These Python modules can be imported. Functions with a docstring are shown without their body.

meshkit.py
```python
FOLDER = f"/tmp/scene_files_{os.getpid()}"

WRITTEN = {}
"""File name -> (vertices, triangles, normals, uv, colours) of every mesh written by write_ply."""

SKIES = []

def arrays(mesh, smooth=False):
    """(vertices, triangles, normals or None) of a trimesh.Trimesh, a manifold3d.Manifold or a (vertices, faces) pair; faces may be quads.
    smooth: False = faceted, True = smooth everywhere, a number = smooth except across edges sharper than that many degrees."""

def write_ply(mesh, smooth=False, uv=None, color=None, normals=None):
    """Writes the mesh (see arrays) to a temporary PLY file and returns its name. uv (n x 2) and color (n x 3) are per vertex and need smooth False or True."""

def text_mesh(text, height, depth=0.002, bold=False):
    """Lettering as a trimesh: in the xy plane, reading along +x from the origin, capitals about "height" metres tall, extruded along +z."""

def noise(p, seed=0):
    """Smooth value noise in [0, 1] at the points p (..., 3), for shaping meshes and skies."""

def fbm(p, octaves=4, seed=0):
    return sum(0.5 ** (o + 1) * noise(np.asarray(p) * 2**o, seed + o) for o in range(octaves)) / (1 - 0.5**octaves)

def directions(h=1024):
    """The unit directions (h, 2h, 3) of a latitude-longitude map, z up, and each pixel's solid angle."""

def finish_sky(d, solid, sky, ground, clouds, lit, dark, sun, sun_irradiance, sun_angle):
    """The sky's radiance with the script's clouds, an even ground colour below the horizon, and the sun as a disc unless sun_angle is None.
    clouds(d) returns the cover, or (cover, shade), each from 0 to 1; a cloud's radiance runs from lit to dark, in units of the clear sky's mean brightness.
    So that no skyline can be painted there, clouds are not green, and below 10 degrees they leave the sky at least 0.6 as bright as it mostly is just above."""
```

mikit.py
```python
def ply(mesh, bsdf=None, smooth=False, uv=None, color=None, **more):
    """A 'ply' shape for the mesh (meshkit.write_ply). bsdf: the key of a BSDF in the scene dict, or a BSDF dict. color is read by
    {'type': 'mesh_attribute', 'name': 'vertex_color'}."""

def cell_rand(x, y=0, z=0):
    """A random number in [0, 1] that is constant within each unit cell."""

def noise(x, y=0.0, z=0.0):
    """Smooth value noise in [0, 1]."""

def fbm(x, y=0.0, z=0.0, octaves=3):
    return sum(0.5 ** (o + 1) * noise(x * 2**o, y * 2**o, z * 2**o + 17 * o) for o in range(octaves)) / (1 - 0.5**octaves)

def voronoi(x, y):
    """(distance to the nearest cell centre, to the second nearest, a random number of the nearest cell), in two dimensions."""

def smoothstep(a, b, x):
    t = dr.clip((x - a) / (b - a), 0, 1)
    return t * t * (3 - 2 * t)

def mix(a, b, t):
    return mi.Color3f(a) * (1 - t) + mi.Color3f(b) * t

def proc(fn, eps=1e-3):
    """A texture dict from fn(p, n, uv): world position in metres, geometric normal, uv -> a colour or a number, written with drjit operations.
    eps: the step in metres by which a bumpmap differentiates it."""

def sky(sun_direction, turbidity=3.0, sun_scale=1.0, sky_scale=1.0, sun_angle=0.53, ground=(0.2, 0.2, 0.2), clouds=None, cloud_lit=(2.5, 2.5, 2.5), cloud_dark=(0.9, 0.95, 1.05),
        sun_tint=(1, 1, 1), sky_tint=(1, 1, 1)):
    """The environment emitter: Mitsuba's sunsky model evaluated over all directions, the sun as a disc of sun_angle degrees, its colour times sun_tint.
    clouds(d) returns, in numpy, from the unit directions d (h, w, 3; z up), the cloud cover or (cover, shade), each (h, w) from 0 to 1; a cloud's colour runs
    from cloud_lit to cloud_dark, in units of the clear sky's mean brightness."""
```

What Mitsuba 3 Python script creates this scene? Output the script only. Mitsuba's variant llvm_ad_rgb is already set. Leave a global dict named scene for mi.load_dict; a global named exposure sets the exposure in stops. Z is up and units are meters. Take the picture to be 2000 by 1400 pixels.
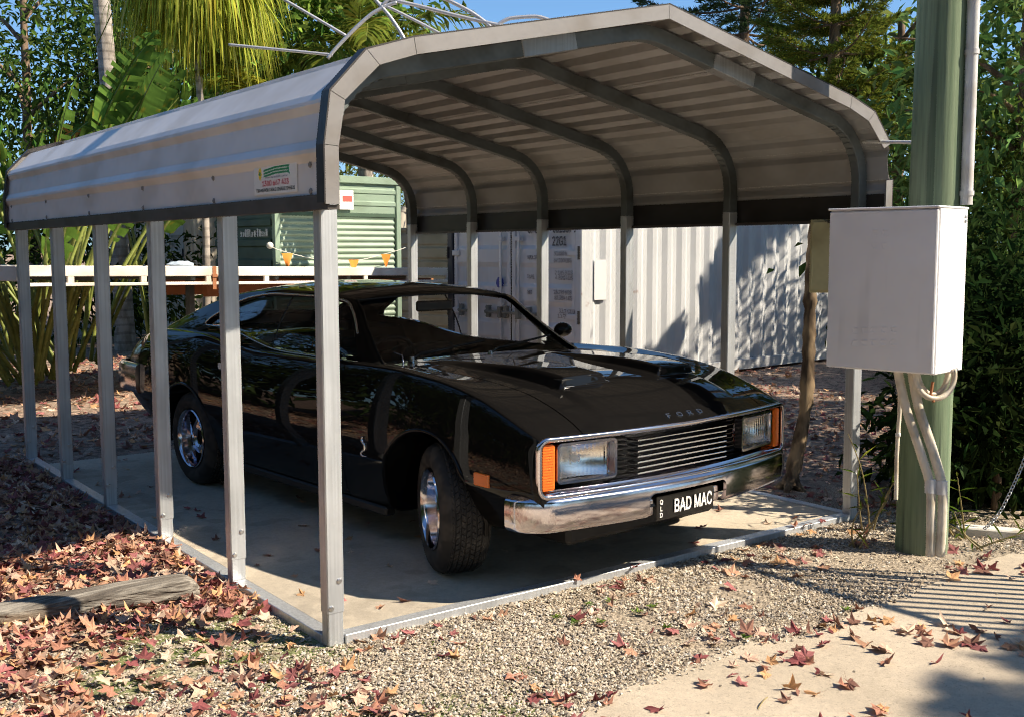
import math, random
import numpy as np, trimesh, manifold3d as m3
import drjit as dr, mitsuba as mi
from scipy.interpolate import PchipInterpolator
from shapely.geometry import Polygon, LineString, Point, box as sbox
from shapely.ops import unary_union
import mikit, meshkit
from mikit import proc, noise, fbm, voronoi, cell_rand, smoothstep, mix

T = mi.ScalarTransform4f
scene, labels = {}, {}

# ------------------------------------------------------------------ camera, sky, exposure
F_PX, YAW, PITCH, ROLL = 2130.98, 0.644925, -0.098377, -0.002286
EYE = np.array([-2.01730, -3.94734, 1.60963])
_fw = np.array([math.sin(YAW)*math.cos(PITCH), math.cos(YAW)*math.cos(PITCH), math.sin(PITCH)])
_rt = np.array([math.cos(YAW), -math.sin(YAW), 0.0])
_up = np.cross(_rt, _fw)
_up = -math.sin(ROLL)*_rt + math.cos(ROLL)*_up
scene['camera'] = {'type': 'perspective', 'fov_axis': 'x', 'fov': math.degrees(2*math.atan(1000/F_PX)),
                   'near_clip': 0.05, 'far_clip': 2000.0,
                   'to_world': T().look_at(origin=EYE.tolist(), target=(EYE+_fw).tolist(), up=_up.tolist())}
SUN = np.array([0.65, -0.76, 0.868])
SUN = SUN/np.linalg.norm(SUN)
scene['sky'] = mikit.sky(SUN.tolist(), turbidity=2.6, sky_scale=0.72, ground=(0.08, 0.08, 0.08), sun_tint=(0.92, 0.975, 1.06), sky_tint=(0.80, 0.98, 1.10))
exposure = 2.75

# ------------------------------------------------------------------ helpers
_count, _used = {}, set()
def unique(key):
    """the key itself, or with the next free three-digit number"""
    if key not in _count:
        _count[key] = 0
        if key not in scene and key not in _used: _used.add(key); return key
    while True:
        _count[key] += 1
        k = f'{key}_{_count[key]:03d}'
        if k not in scene and k not in _used: _used.add(k); return k

def lab(key, label=None, cat=None, group=None, kind=None):
    d = labels.setdefault(key, {})
    for a, b in (('label', label), ('category', cat), ('group', group), ('kind', kind)):
        if b: d[a] = b
    return key

def add(key, mesh, mat, smooth=False, **kw):
    """one shape entry of the scene; key gets a number if taken"""
    key = unique(key)
    scene[key] = mikit.ply(mesh, mat, smooth=smooth, **kw)
    return key

def thing(key, label, cat, group=None):
    key = unique(key)
    return lab(key, label, cat, group)

def cat(ms):
    ms = [m for m in ms if m is not None]
    vs, fs, n = [], [], 0
    for m in ms:
        if hasattr(m, 'to_mesh'):
            q = m.to_mesh(); v, f = np.array(q.vert_properties[:, :3]), np.array(q.tri_verts)
        elif isinstance(m, tuple): v, f = np.asarray(m[0], float), np.asarray(m[1])
        else: v, f = np.asarray(m.vertices), np.asarray(m.faces)
        if f.shape[1] == 4: f = np.vstack([f[:, [0, 1, 2]], f[:, [0, 2, 3]]])
        vs.append(v); fs.append(f + n); n += len(v)
    return trimesh.Trimesh(np.vstack(vs), np.vstack(fs), process=False)

def box(x0, x1, y0, y1, z0, z1):
    m = trimesh.creation.box((x1-x0, y1-y0, z1-z0))
    m.apply_translation(((x0+x1)/2, (y0+y1)/2, (z0+z1)/2)); return m

def rbox(x0, x1, y0, y1, z0, z1, r=0.004, seg=1):
    """box with chamfered / rounded edges"""
    if seg <= 1:
        P = []
        for sx in (0, 1):
            for sy in (0, 1):
                for sz in (0, 1):
                    c = np.array([(x0, x1)[sx], (y0, y1)[sy], (z0, z1)[sz]], float)
                    s = np.array([1-2*sx, 1-2*sy, 1-2*sz])*r
                    for k in range(3):
                        e = s.copy(); e[k] = 0; P.append(c+e)
        return m3.Manifold.hull_points(np.array(P, np.float32))
    sp = m3.Manifold.sphere(r, 4*seg)
    return m3.Manifold.batch_hull([sp.translate((a, b, c)) for a in (x0+r, x1-r) for b in (y0+r, y1-r) for c in (z0+r, z1-r)])

def man(mesh):
    v = np.asarray(mesh.vertices, np.float32); f = np.asarray(mesh.faces, np.uint32)
    m = m3.Mesh(v, f); m.merge()
    return m3.Manifold(m)

def tri(m):
    q = m.to_mesh(); return trimesh.Trimesh(np.array(q.vert_properties[:, :3]), np.array(q.tri_verts), process=False)

def xf(mesh, M):
    """transform a mesh / manifold by a 4x4"""
    M = np.asarray(M, float)
    if hasattr(mesh, 'to_mesh'): mesh = tri(mesh)
    v = np.asarray(mesh.vertices) @ M[:3, :3].T + M[:3, 3]
    f = np.asarray(mesh.faces)
    if np.linalg.det(M[:3, :3]) < 0: f = f[:, ::-1]
    return trimesh.Trimesh(v, f, process=False)

def RZ(a, t=(0, 0, 0)):
    M = np.eye(4); c, s = math.cos(a), math.sin(a); M[:2, :2] = [[c, -s], [s, c]]; M[:3, 3] = t; return M

def rot(axis, a):
    return trimesh.transformations.rotation_matrix(a, axis)

def tube(path, r, n=8, caps=True, squash=None):
    """tube along a polyline; r number or list; returns Trimesh"""
    P = np.asarray(path, float); N = len(P)
    R = np.broadcast_to(np.asarray(r, float), (N,))
    Tn = np.gradient(P, axis=0); Tn /= np.maximum(np.linalg.norm(Tn, axis=1, keepdims=True), 1e-9)
    a = np.array([0, 0, 1.0]) if abs(Tn[0, 2]) < 0.9 else np.array([1.0, 0, 0])
    u = np.cross(a, Tn[0]); u /= np.linalg.norm(u)
    ang = np.arange(n)*2*math.pi/n
    V = np.zeros((N, n, 3))
    for i in range(N):
        u = u - Tn[i]*(u@Tn[i]); u /= np.linalg.norm(u); w = np.cross(Tn[i], u)
        V[i] = P[i] + R[i]*(np.cos(ang)[:, None]*u + np.sin(ang)[:, None]*w)
    F = []
    i, j = np.meshgrid(np.arange(N-1), np.arange(n), indexing='ij')
    a0, b0 = i*n+j, i*n+(j+1) % n
    F = np.stack([a0, b0, b0+n, a0+n], -1).reshape(-1, 4)
    F = np.vstack([F[:, [0, 1, 2]], F[:, [0, 2, 3]]])
    V = V.reshape(-1, 3)
    if caps:
        k = len(V); V = np.vstack([V, P[0], P[-1]])
        q = np.arange(n); q2 = (q+1) % n
        F = np.vstack([F, np.stack([q*0+k, q2, q], 1), np.stack([q*0+k+1, (N-1)*n+q, (N-1)*n+q2], 1)])
    return trimesh.Trimesh(V, F, process=False)

def prism(poly, z0, z1, axis='z'):
    """extrude a shapely polygon; axis z: xy plane; 'y': polygon in (x,z) along y; 'x': polygon in (y,z) along x"""
    geoms = getattr(poly, 'geoms', [poly])
    out = []
    for g in geoms:
        if g.area < 1e-9: continue
        m = trimesh.creation.extrude_polygon(g, z1-z0, engine='earcut'); m.apply_translation((0, 0, z0))
        v = m.vertices.copy(); f = m.faces
        if axis == 'y': v = v[:, [0, 2, 1]]; f = f[:, ::-1]
        elif axis == 'x': v = v[:, [2, 0, 1]]
        out.append(trimesh.Trimesh(v, f, process=False))
    return cat(out)

def rrect(x0, x1, y0, y1, r):
    return sbox(x0+r, y0+r, x1-r, y1-r).buffer(r, quad_segs=6)

def grid_mesh(P, flip=False):
    """(n, m, 3) grid -> Trimesh"""
    n, m = P.shape[:2]
    i, j = np.meshgrid(np.arange(n-1), np.arange(m-1), indexing='ij')
    a = i*m+j
    F = np.stack([a, a+1, a+m+1, a+m], -1).reshape(-1, 4)
    F = np.vstack([F[:, [0, 1, 2]], F[:, [0, 2, 3]]])
    if flip: F = F[:, ::-1]
    return trimesh.Trimesh(P.reshape(-1, 3), F, process=False)

def loft(S):
    """closed loops (n, m, 3) -> Manifold (capped with fans)"""
    n, m = S.shape[:2]
    V = S.reshape(-1, 3)
    i, j = np.meshgrid(np.arange(n-1), np.arange(m), indexing='ij')
    a, b = i*m+j, i*m+(j+1) % m
    F = np.stack([a, b, b+m, a+m], -1).reshape(-1, 4)
    F = np.vstack([F[:, [0, 1, 2]], F[:, [0, 2, 3]]])
    k = len(V)
    V = np.vstack([V, S[0].mean(0), S[-1].mean(0)])
    q = np.arange(m); q2 = (q+1) % m
    F = np.vstack([F, np.stack([q*0+k, q2, q], 1), np.stack([q*0+k+1, (n-1)*m+q, (n-1)*m+q2], 1)])
    M = man(trimesh.Trimesh(V, F, process=False))
    if M.volume() < 0:
        M = man(trimesh.Trimesh(V, F[:, ::-1], process=False))
    return M

def sweep(profile, path, closed_profile=True, up=(0, 0, 1)):
    """sweep a 2D profile (a: sideways to the right of travel, b: up) along a horizontal-ish path -> Trimesh with capped ends"""
    P = np.asarray(path, float); Q = np.asarray(profile, float)
    Tn = np.gradient(P, axis=0); Tn /= np.linalg.norm(Tn, axis=1, keepdims=True)
    U = np.asarray(up, float)
    V = []
    for p, t in zip(P, Tn):
        s = np.cross(t, U); s /= np.linalg.norm(s); u2 = np.cross(s, t)
        V.append(p + Q[:, :1]*s + Q[:, 1:]*u2)
    return loft(np.array(V))

def place(thing_pts, dist):
    raise NotImplementedError

def ray_px(u, v):
    """world ray through a photo pixel (2000 x 1400) - used only while measuring where things stand"""
    d = _fw + _rt2*(u-1000)/F_PX - _up*(v-700)/F_PX
    return d
_rt2 = np.cross(_fw, _up)

def at_depth(u, v, D):
    return EYE + ray_px(u, v)*D

def on_ground(u, v, z=0.0):
    d = ray_px(u, v); return EYE + d*((z-EYE[2])/d[2])

def vert(u, D, z):
    """world point standing at height z, seen at column u, at forward depth D (pitch ignored)"""
    h = np.array([math.sin(YAW), math.cos(YAW), 0]); r = np.array([math.cos(YAW), -math.sin(YAW), 0])
    p = EYE + h*D + r*D*(u-1000)/F_PX; p[2] = z; return p

# ------------------------------------------------------------------ materials
def rgb(*c): return {'type': 'rgb', 'value': list(c) if len(c) == 3 else [c[0]]*3}
VC = {'type': 'mesh_attribute', 'name': 'vertex_color'}
def mat(key, d, two=True):
    scene[key] = {'type': 'twosided', 'bsdf': d} if two else d
def pr(col, rough=0.5, metal=0.0, spec=0.5, **k):
    return {'type': 'principled', 'base_color': col, 'roughness': rough, 'metallic': metal, 'specular': spec, **k}

def dirt(base, amp=0.25, sc=6.0, tint=(0.8, 0.72, 0.6), fine=60.0):
    """slow stains + fine speckle over a base colour"""
    base = tuple(base)
    def f(p, n, uv):
        a = fbm(p.x*sc, p.y*sc, p.z*sc, 3); b = noise(p.x*fine, p.y*fine, p.z*fine)
        k = 1 - amp*smoothstep(0.35, 0.75, a) - amp*0.5*(b-0.5)
        return mi.Color3f(base)*mix((1, 1, 1), tint, smoothstep(0.45, 0.8, a)*0.6)*k
    return proc(f)

def brushed(base, amp=0.2):
    def f(p, n, uv):
        a = noise(p.x*140, p.y*140, p.z*3.0); b = fbm(p.x*5, p.y*5, p.z*5, 3)
        return mi.Color3f(base)*(1 - amp*(a-0.5) - amp*(b-0.5))
    return proc(f)

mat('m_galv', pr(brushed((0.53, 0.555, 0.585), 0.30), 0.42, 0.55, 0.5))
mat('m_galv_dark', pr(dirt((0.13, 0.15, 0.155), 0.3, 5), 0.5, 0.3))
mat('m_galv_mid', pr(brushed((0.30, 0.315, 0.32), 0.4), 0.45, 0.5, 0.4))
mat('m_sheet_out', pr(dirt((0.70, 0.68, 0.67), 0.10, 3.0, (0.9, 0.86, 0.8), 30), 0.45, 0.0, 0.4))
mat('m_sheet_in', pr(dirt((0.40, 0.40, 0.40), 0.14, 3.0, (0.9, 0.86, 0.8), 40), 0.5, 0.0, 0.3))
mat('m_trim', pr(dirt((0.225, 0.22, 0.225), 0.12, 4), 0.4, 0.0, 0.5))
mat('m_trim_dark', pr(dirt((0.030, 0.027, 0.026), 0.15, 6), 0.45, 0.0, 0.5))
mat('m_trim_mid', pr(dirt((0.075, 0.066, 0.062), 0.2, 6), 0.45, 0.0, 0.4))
mat('m_steel', pr(rgb(0.6), 0.3, 0.9))
mat('m_black', pr(rgb(0.012), 0.5))
mat('m_black_gloss', pr(rgb(0.008), 0.12))
mat('m_white', pr(rgb(0.78, 0.78, 0.77), 0.45))
# ------------------------------------------------------------------ the carport
CP = lab('carport', 'open steel carport with grey ribbed sheet roof and galvanised posts around the black car', 'carport')
PW, PD, XR, NB = 0.075, 0.06, 3.508, 6      # post width (x), depth (y), x of the right post, number of frames
XC = (XR+PW)/2
EAVE = 1.80
def profile(off=0.0, xc=XC):
    """outer roof outline (x, z), left eave to right eave; off moves it inwards"""
    left = np.array([(-0.022, EAVE-0.005), (-0.022, 2.015), (0.003, 2.219), (0.152, 2.390), (0.360, 2.460), (1.79, 2.773)])
    left[:, 0] += 0.0
    right = left[:-1][::-1].copy(); right[:, 0] = 2*xc-right[:, 0]
    left[-1, 0] = xc
    P = np.vstack([left, right])
    if off:
        d = np.gradient(P, axis=0); d /= np.linalg.norm(d, axis=1, keepdims=True)
        P = P + off*np.c_[d[:, 1], -d[:, 0]]
    return P
PR = profile()
def moved(dz, off):
    """the outline with its points lowered by dz and pushed out by off (eave to ridge, mirrored)"""
    q = PR.copy(); n_ = len(q)
    for i_ in range(n_):
        k_ = min(i_, n_-1-i_); q[i_, 1] -= dz[k_]; q[i_, 0] += (-off[k_] if i_ < n_/2 else off[k_])*(k_ < 5)
    return q
SHEETS = moved((0, 0, .008, .026, .046, .046), (0, 0, 0, 0, 0, 0))
OUTER = moved((0, 0, 0, 0, 0, 0), (.024, .024, .020, .008, 0, 0))
OUTER2 = moved((0, -.002, -.004, -.006, -.006, -.006), (.030, .030, .026, .012, 0, 0))
INNER = moved((0, .004, .03, .054, .066, .066), (-.036, -.036, -.042, -.048, -.012, 0))

def frame_path():
    """centre line of one portal frame in (x, z): posts, bent haunches, bent ridge"""
    h = PW/2
    slope = math.atan2(2.773-2.46, XC-0.36)
    R = 0.36
    top = 2.773-.046-math.tan(slope)*(XC-(h+R-R*math.sin(slope))) - (h+0.012)/math.cos(slope)
    cz0 = top-R*math.cos(slope)
    lo = [(h, 0.02), (h, 1.86)]
    c = []
    # arc from vertical to the rafter slope
    cx, cz = h+R, cz0
    for t in np.linspace(0, 1, 11):
        a = math.pi - t*(math.pi/2-slope); c.append((cx+R*math.cos(a), cz+R*math.sin(a)))
    end = np.array(c[-1])
    zr = end[1]+math.tan(slope)*(XC-end[0])
    Rr = 0.55
    tl = Rr*math.tan(slope)
    ridge = []
    s0 = np.array([XC-tl*math.cos(slope), zr-tl*math.sin(slope)])
    cc = np.array([XC, s0[1]-Rr*math.cos(slope)]); cc[0] = XC
    for t in np.linspace(-slope, slope, 9):
        ridge.append((XC+Rr*math.sin(t), cc[1]+Rr*math.cos(t)))
    L = lo+c
    Rg = [(2*XC-x, z) for x, z in reversed(L)]
    return np.array(L), np.array(ridge), np.array(Rg)

def strip(pathxz, y0, y1, th):
    """rectangular tube following a path in the xz plane"""
    P = np.asarray(pathxz, float)
    d = np.gradient(P, axis=0); d /= np.linalg.norm(d, axis=1, keepdims=True)
    n = np.c_[-d[:, 1], d[:, 0]]*th/2
    r = 0.004
    S = []
    for p, q in zip(P, n):
        k = q/np.linalg.norm(q)*r
        a, b = p+q, p-q
        S.append([(a[0]-k[0], y0, a[1]-k[1]), (a[0], y0+r, a[1]), (a[0], y1-r, a[1]), (a[0]-k[0], y1, a[1]-k[1]),
                  (b[0]+k[0], y1, b[1]+k[1]), (b[0], y1-r, b[1]), (b[0], y0+r, b[1]), (b[0]+k[0], y0, b[1]+k[1])])
    return loft(np.array(S))

_L, _Rg, _R = frame_path()
NP = 2   # the first points are the straight post
bolt = m3.Manifold.batch_hull([m3.Manifold.cylinder(0.006, 0.009, 0.009, 6), m3.Manifold.cylinder(0.002, 0.013, 0.013, 10)])
def bolts(pts, d):
    out = []
    for p in pts:
        B = tri(bolt)
        M = trimesh.geometry.align_vectors([0, 0, 1], d); M[:3, 3] = p
        out.append(xf(B, M))
    return cat(out)

for i in range(NB):
    y = float(i)
    for side in (0, 1):
        x0 = 0.0 if side == 0 else XR
        zs = 0.118
        k = add('carport__post', rbox(x0-0.002, x0+PW+0.002, y-0.002, y+PD+0.002, zs, 1.86, 0.005), 'm_galv')
        add(k+'__sleeve', rbox(x0+0.002, x0+PW-0.002, y+0.001, y+PD-0.001, -0.02, zs+0.06, 0.004), 'm_galv')
        add(k+'__bolt', bolts([(x0+PW*0.72, y-0.002, 0.255), (x0+PW*0.22, y-0.002, 0.145)], (0, -1, 0)), 'm_steel')
    half = np.vstack([_L[1:], [(x, z) for x, z in zip(np.linspace(_L[-1, 0], _Rg[0, 0], 8)[1:-1], np.linspace(_L[-1, 1], _Rg[0, 1], 8)[1:-1])], _Rg,
                      [(x, z) for x, z in zip(np.linspace(_Rg[-1, 0], _R[0, 0], 8)[1:-1], np.linspace(_Rg[-1, 1], _R[0, 1], 8)[1:-1])], _R[:-1]])
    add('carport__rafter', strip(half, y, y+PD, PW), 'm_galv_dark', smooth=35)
    # crimps on the inside of the bent haunch
    for Q, sg in ((_L, 1), (_R, -1)):
        cr = []
        seg = Q[2:13] if sg == 1 else Q[-13:-2]
        mid = (seg[:-1]+seg[1:])/2; dd = np.diff(seg, axis=0); dd /= np.linalg.norm(dd, axis=1, keepdims=True)
        nn = np.c_[dd[:, 1], -dd[:, 0]]
        for m, n_, d_ in zip(mid, nn, dd):
            c = m+n_*(PW/2)
            cr.append(xf(box(-0.010, 0.010, 0.006, PD-0.006, -0.004, 0.004), [[d_[0], 0, n_[0], c[0]], [0, 1, 0, y], [d_[1], 0, n_[1], c[1]], [0, 0, 0, 1]]))
        k_ = add(f'carport__rafter{"" if i == 0 else "_%03d" % i}__crimp', cat(cr), 'm_galv_dark')
    # the slip joint of the rafters
    for sx in (-1, 1):
        xj = XC+sx*0.62
        t = (xj-_L[-1, 0])/(_Rg[0, 0]-_L[-1, 0]) if sx < 0 else None
        zj = np.interp(xj, half[:, 0][np.argsort(half[:, 0])], half[:, 1][np.argsort(half[:, 0])])
        sl = math.atan2(2.773-2.46, XC-0.36)*(-sx)
        J = xf(rbox(-0.16, 0.16, -0.003, PD+0.003, -PW/2-0.003, PW/2+0.003, 0.003), rot([0, 1, 0], -sl)); J.apply_translation((xj, y, zj))
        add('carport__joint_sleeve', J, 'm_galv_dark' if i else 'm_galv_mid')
    # a splice bolt
# roof sheets: pans and ribs running the length of the carport
YF, YB = -0.14, 5.17
def ribbed(p0, p1, ribs, h=0.020, wb=0.062, wt=0.030):
    """outline points from p0 to p1 with outward trapezoid ribs at the given fractions"""
    p0, p1 = np.array(p0), np.array(p1); L = np.linalg.norm(p1-p0); d = (p1-p0)/L; n = np.array([-d[1], d[0]])
    out = [p0]
    for f in ribs:
        s = f*L
        out += [p0+d*(s-wb/2), p0+d*(s-wt/2)+n*h, p0+d*(s+wt/2)+n*h, p0+d*(s+wb/2)]
    return out+[p1]

def sheet(poly2, th=0.0016):
    """thin ribbed sheet; the two faces are separate parts of the same steel"""
    P = np.asarray(poly2, float)
    d = np.gradient(P, axis=0); d /= np.linalg.norm(d, axis=1, keepdims=True)
    n = np.c_[-d[:, 1], d[:, 0]]
    Q = P-n*th
    ys = np.linspace(YF+0.012, YB, 2)
    out = np.array([[(x, y, z) for x, z in P] for y in ys]); inn = np.array([[(x, y, z) for x, z in Q] for y in ys])
    return grid_mesh(out), grid_mesh(inn, flip=True)

segs = []
R5 = SHEETS
n_roof = 7
segs.append(ribbed(R5[0], R5[1]+(0, -0.0), [0.93], h=0.020, wb=0.085, wt=0.016))
segs.append(ribbed(R5[1]+(0.0, 0.003), R5[2], [0.88], h=0.020, wb=0.08, wt=0.016))
segs.append([R5[2]+(0, 0.002), R5[3]])
segs.append([R5[3], R5[4]+(.012, .0035)])
segs.append(ribbed(R5[4]+(0, 0.002), (R5[4]+R5[5])/2+(.02, .0045), (np.arange(4)+0.5)/4, h=.045, wb=.100, wt=.078))
segs.append(ribbed((R5[4]+R5[5])/2+(0, 0.003), R5[5], (np.arange(4)+0.5)/4, h=.045, wb=.100, wt=.078))
n = len(segs)
for q_, s in list(enumerate(segs))[::-1]:
    if q_ == 2: s = ribbed(R5[2]+(0, 0.002), R5[3], [.45], h=.022, wb=.085, wt=.03)
    if q_ == 3: s = ribbed(R5[3], R5[4]+(.012, .0035), [.5], h=.03, wb=.095, wt=.06)
    s = np.array(s)[::-1].copy(); s[:, 0] = 2*XC-s[:, 0]; segs.append(s)
for s in segs:
    o, q = sheet(s)
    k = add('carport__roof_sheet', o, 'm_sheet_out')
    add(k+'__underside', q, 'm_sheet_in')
# fascia trim along the front edge: one kinked piece per straight length, plus the darker side return
def fascia(y, fy, keyname, gap=0.0):
    out_p, in_p = OUTER.copy(), INNER.copy()
    out_p[0, 1] = in_p[0, 1] = EAVE-0.012; out_p[-1, 1] = in_p[-1, 1] = EAVE-0.012
    for a in range(len(PR)-1):
        if fy > 0 and a == len(PR)-3: continue       # this piece of the trim is missing
        q = np.array([out_p[a], out_p[a+1], in_p[a+1], in_p[a]])
        e = (q[1]-q[0])/np.linalg.norm(q[1]-q[0])*0.0015
        q = q+np.array([e, -e, -e, e])
        pg = Polygon(q)
        add(f'carport__{keyname}', prism(pg, y, y+0.010, 'y'), 'm_trim')
        # return leg, lying over the sheets
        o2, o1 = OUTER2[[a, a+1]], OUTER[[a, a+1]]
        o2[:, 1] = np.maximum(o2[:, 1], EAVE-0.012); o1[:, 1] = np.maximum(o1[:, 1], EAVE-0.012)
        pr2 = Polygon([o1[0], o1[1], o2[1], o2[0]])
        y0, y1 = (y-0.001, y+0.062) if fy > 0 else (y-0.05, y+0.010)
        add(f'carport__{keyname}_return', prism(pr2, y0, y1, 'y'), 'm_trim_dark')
fascia(YF, 1, 'fascia')
fascia(YB, -1, 'rear_fascia')
# eave angles along both sides
for sgn, xx in ((1, -0.030), (-1, 2*XC+0.030)):
    a = box(min(xx, xx+sgn*0.05), max(xx, xx+sgn*0.05), YF+0.012, YB, EAVE-0.030, EAVE-0.012)
    b = box(min(xx, xx-sgn*0.002), max(xx, xx-sgn*0.002), YF+0.012, YB, EAVE-0.030, EAVE+0.030)
    c = box(min(xx+sgn*0.014, xx+sgn*0.016), max(xx+sgn*0.014, xx+sgn*0.016), YF+0.03, YB, EAVE-0.012, EAVE+0.135)  # thin near-black upright strip inside each eave angle
    add('carport__eave_angle', cat([a, b]), 'm_trim_mid'); add('carport__eave_dark_strip', c, 'm_trim_dark')
# screws on the left and right side sheets
for xx, d in ((-0.023, (-1, 0, 0)), (2*XC+0.023, (1, 0, 0))):
    pts = [(xx, i+0.03+dy, z) for i in range(NB) for dy in (0,) for z in (EAVE+0.045, EAVE+0.15)]
    add('carport__screw', bolts(pts, d), 'm_trim', )
# base rails
zr0, zr1 = -0.03, 0.020
add('carport__base_rail', rbox(PW+0.004, XR-0.004, -0.004, 0.066, zr0, zr1, 0.003), 'm_galv')
for i in range(NB-1):
    for x0 in (0.0, XR):
        add('carport__base_rail', rbox(x0+0.003, x0+PW-0.003, i+PD+0.004, i+1-0.004, zr0, zr1-0.002, 0.003), 'm_galv')
# ------------------------------------------------------------------ ground
GZ = -0.010
def f_ground(p, n, uv):
    a = fbm(p.x*1.3, p.y*1.3, 3.0, 4); b = fbm(p.x*18, p.y*18, 1.0, 3); c = noise(p.x*90, p.y*90, 0.0)
    soil = mix((0.12, 0.095, 0.075), (0.27, 0.215, 0.17), smoothstep(0.3, 0.7, b))
    soil = mix(soil, (0.30, 0.20, 0.16), smoothstep(0.62, 0.70, noise(p.x*34, p.y*34, 5.0))*0.7)
    soil = soil*(0.75+0.5*c)
    v1, v2, r = voronoi(p.x*70, p.y*70)
    peb = mix((0.24, 0.20, 0.15), (0.56, 0.48, 0.37), r)*smoothstep(0.0, 0.25, v2-v1)
    near = smoothstep(1.3, 0.5, p.y + 0.25*(a-0.5)*4 + 0.10*p.x)
    g = mix(soil, peb, near*0.9)
    bare = smoothstep(1.0, 1.5, p.x)*smoothstep(-0.25, -0.6, p.y)*smoothstep(0.36, 0.56, fbm(p.x*2.1+4, p.y*2.1, 9.0, 3))
    g = mix(g, mi.Color3f(0.30, 0.255, 0.20)*(0.8+0.4*noise(p.x*150, p.y*150, 2.0)), bare*.85)
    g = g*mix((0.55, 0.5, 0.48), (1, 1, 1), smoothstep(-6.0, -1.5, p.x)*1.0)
    moss = smoothstep(0.52, 0.66, fbm(p.x*2.6+9, p.y*2.6, 7.0, 4))*smoothstep(0.9, 0.2, p.x)*smoothstep(1.2, 0.4, p.y)*smoothstep(-1.6, -1.0, p.y)
    return mix(g, (0.10, 0.14, 0.035), moss*0.8*smoothstep(0.2, 0.6, b))
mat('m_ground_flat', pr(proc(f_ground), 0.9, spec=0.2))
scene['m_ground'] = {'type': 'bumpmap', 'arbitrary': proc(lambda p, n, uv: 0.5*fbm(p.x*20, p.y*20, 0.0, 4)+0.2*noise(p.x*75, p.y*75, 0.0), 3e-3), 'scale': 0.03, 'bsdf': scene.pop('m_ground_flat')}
gx = np.concatenate([[-700, -200, -80, -40, -22], np.linspace(-14, 30, 177), [40, 60, 100, 250, 700]])
gy = np.concatenate([[-700, -200, -80, -40, -20], np.linspace(-9, 35, 177), [45, 70, 110, 250, 700]])
GX, GY = np.meshgrid(gx, gy, indexing='ij')
P = np.stack([GX, GY, 0*GX], -1)
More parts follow.
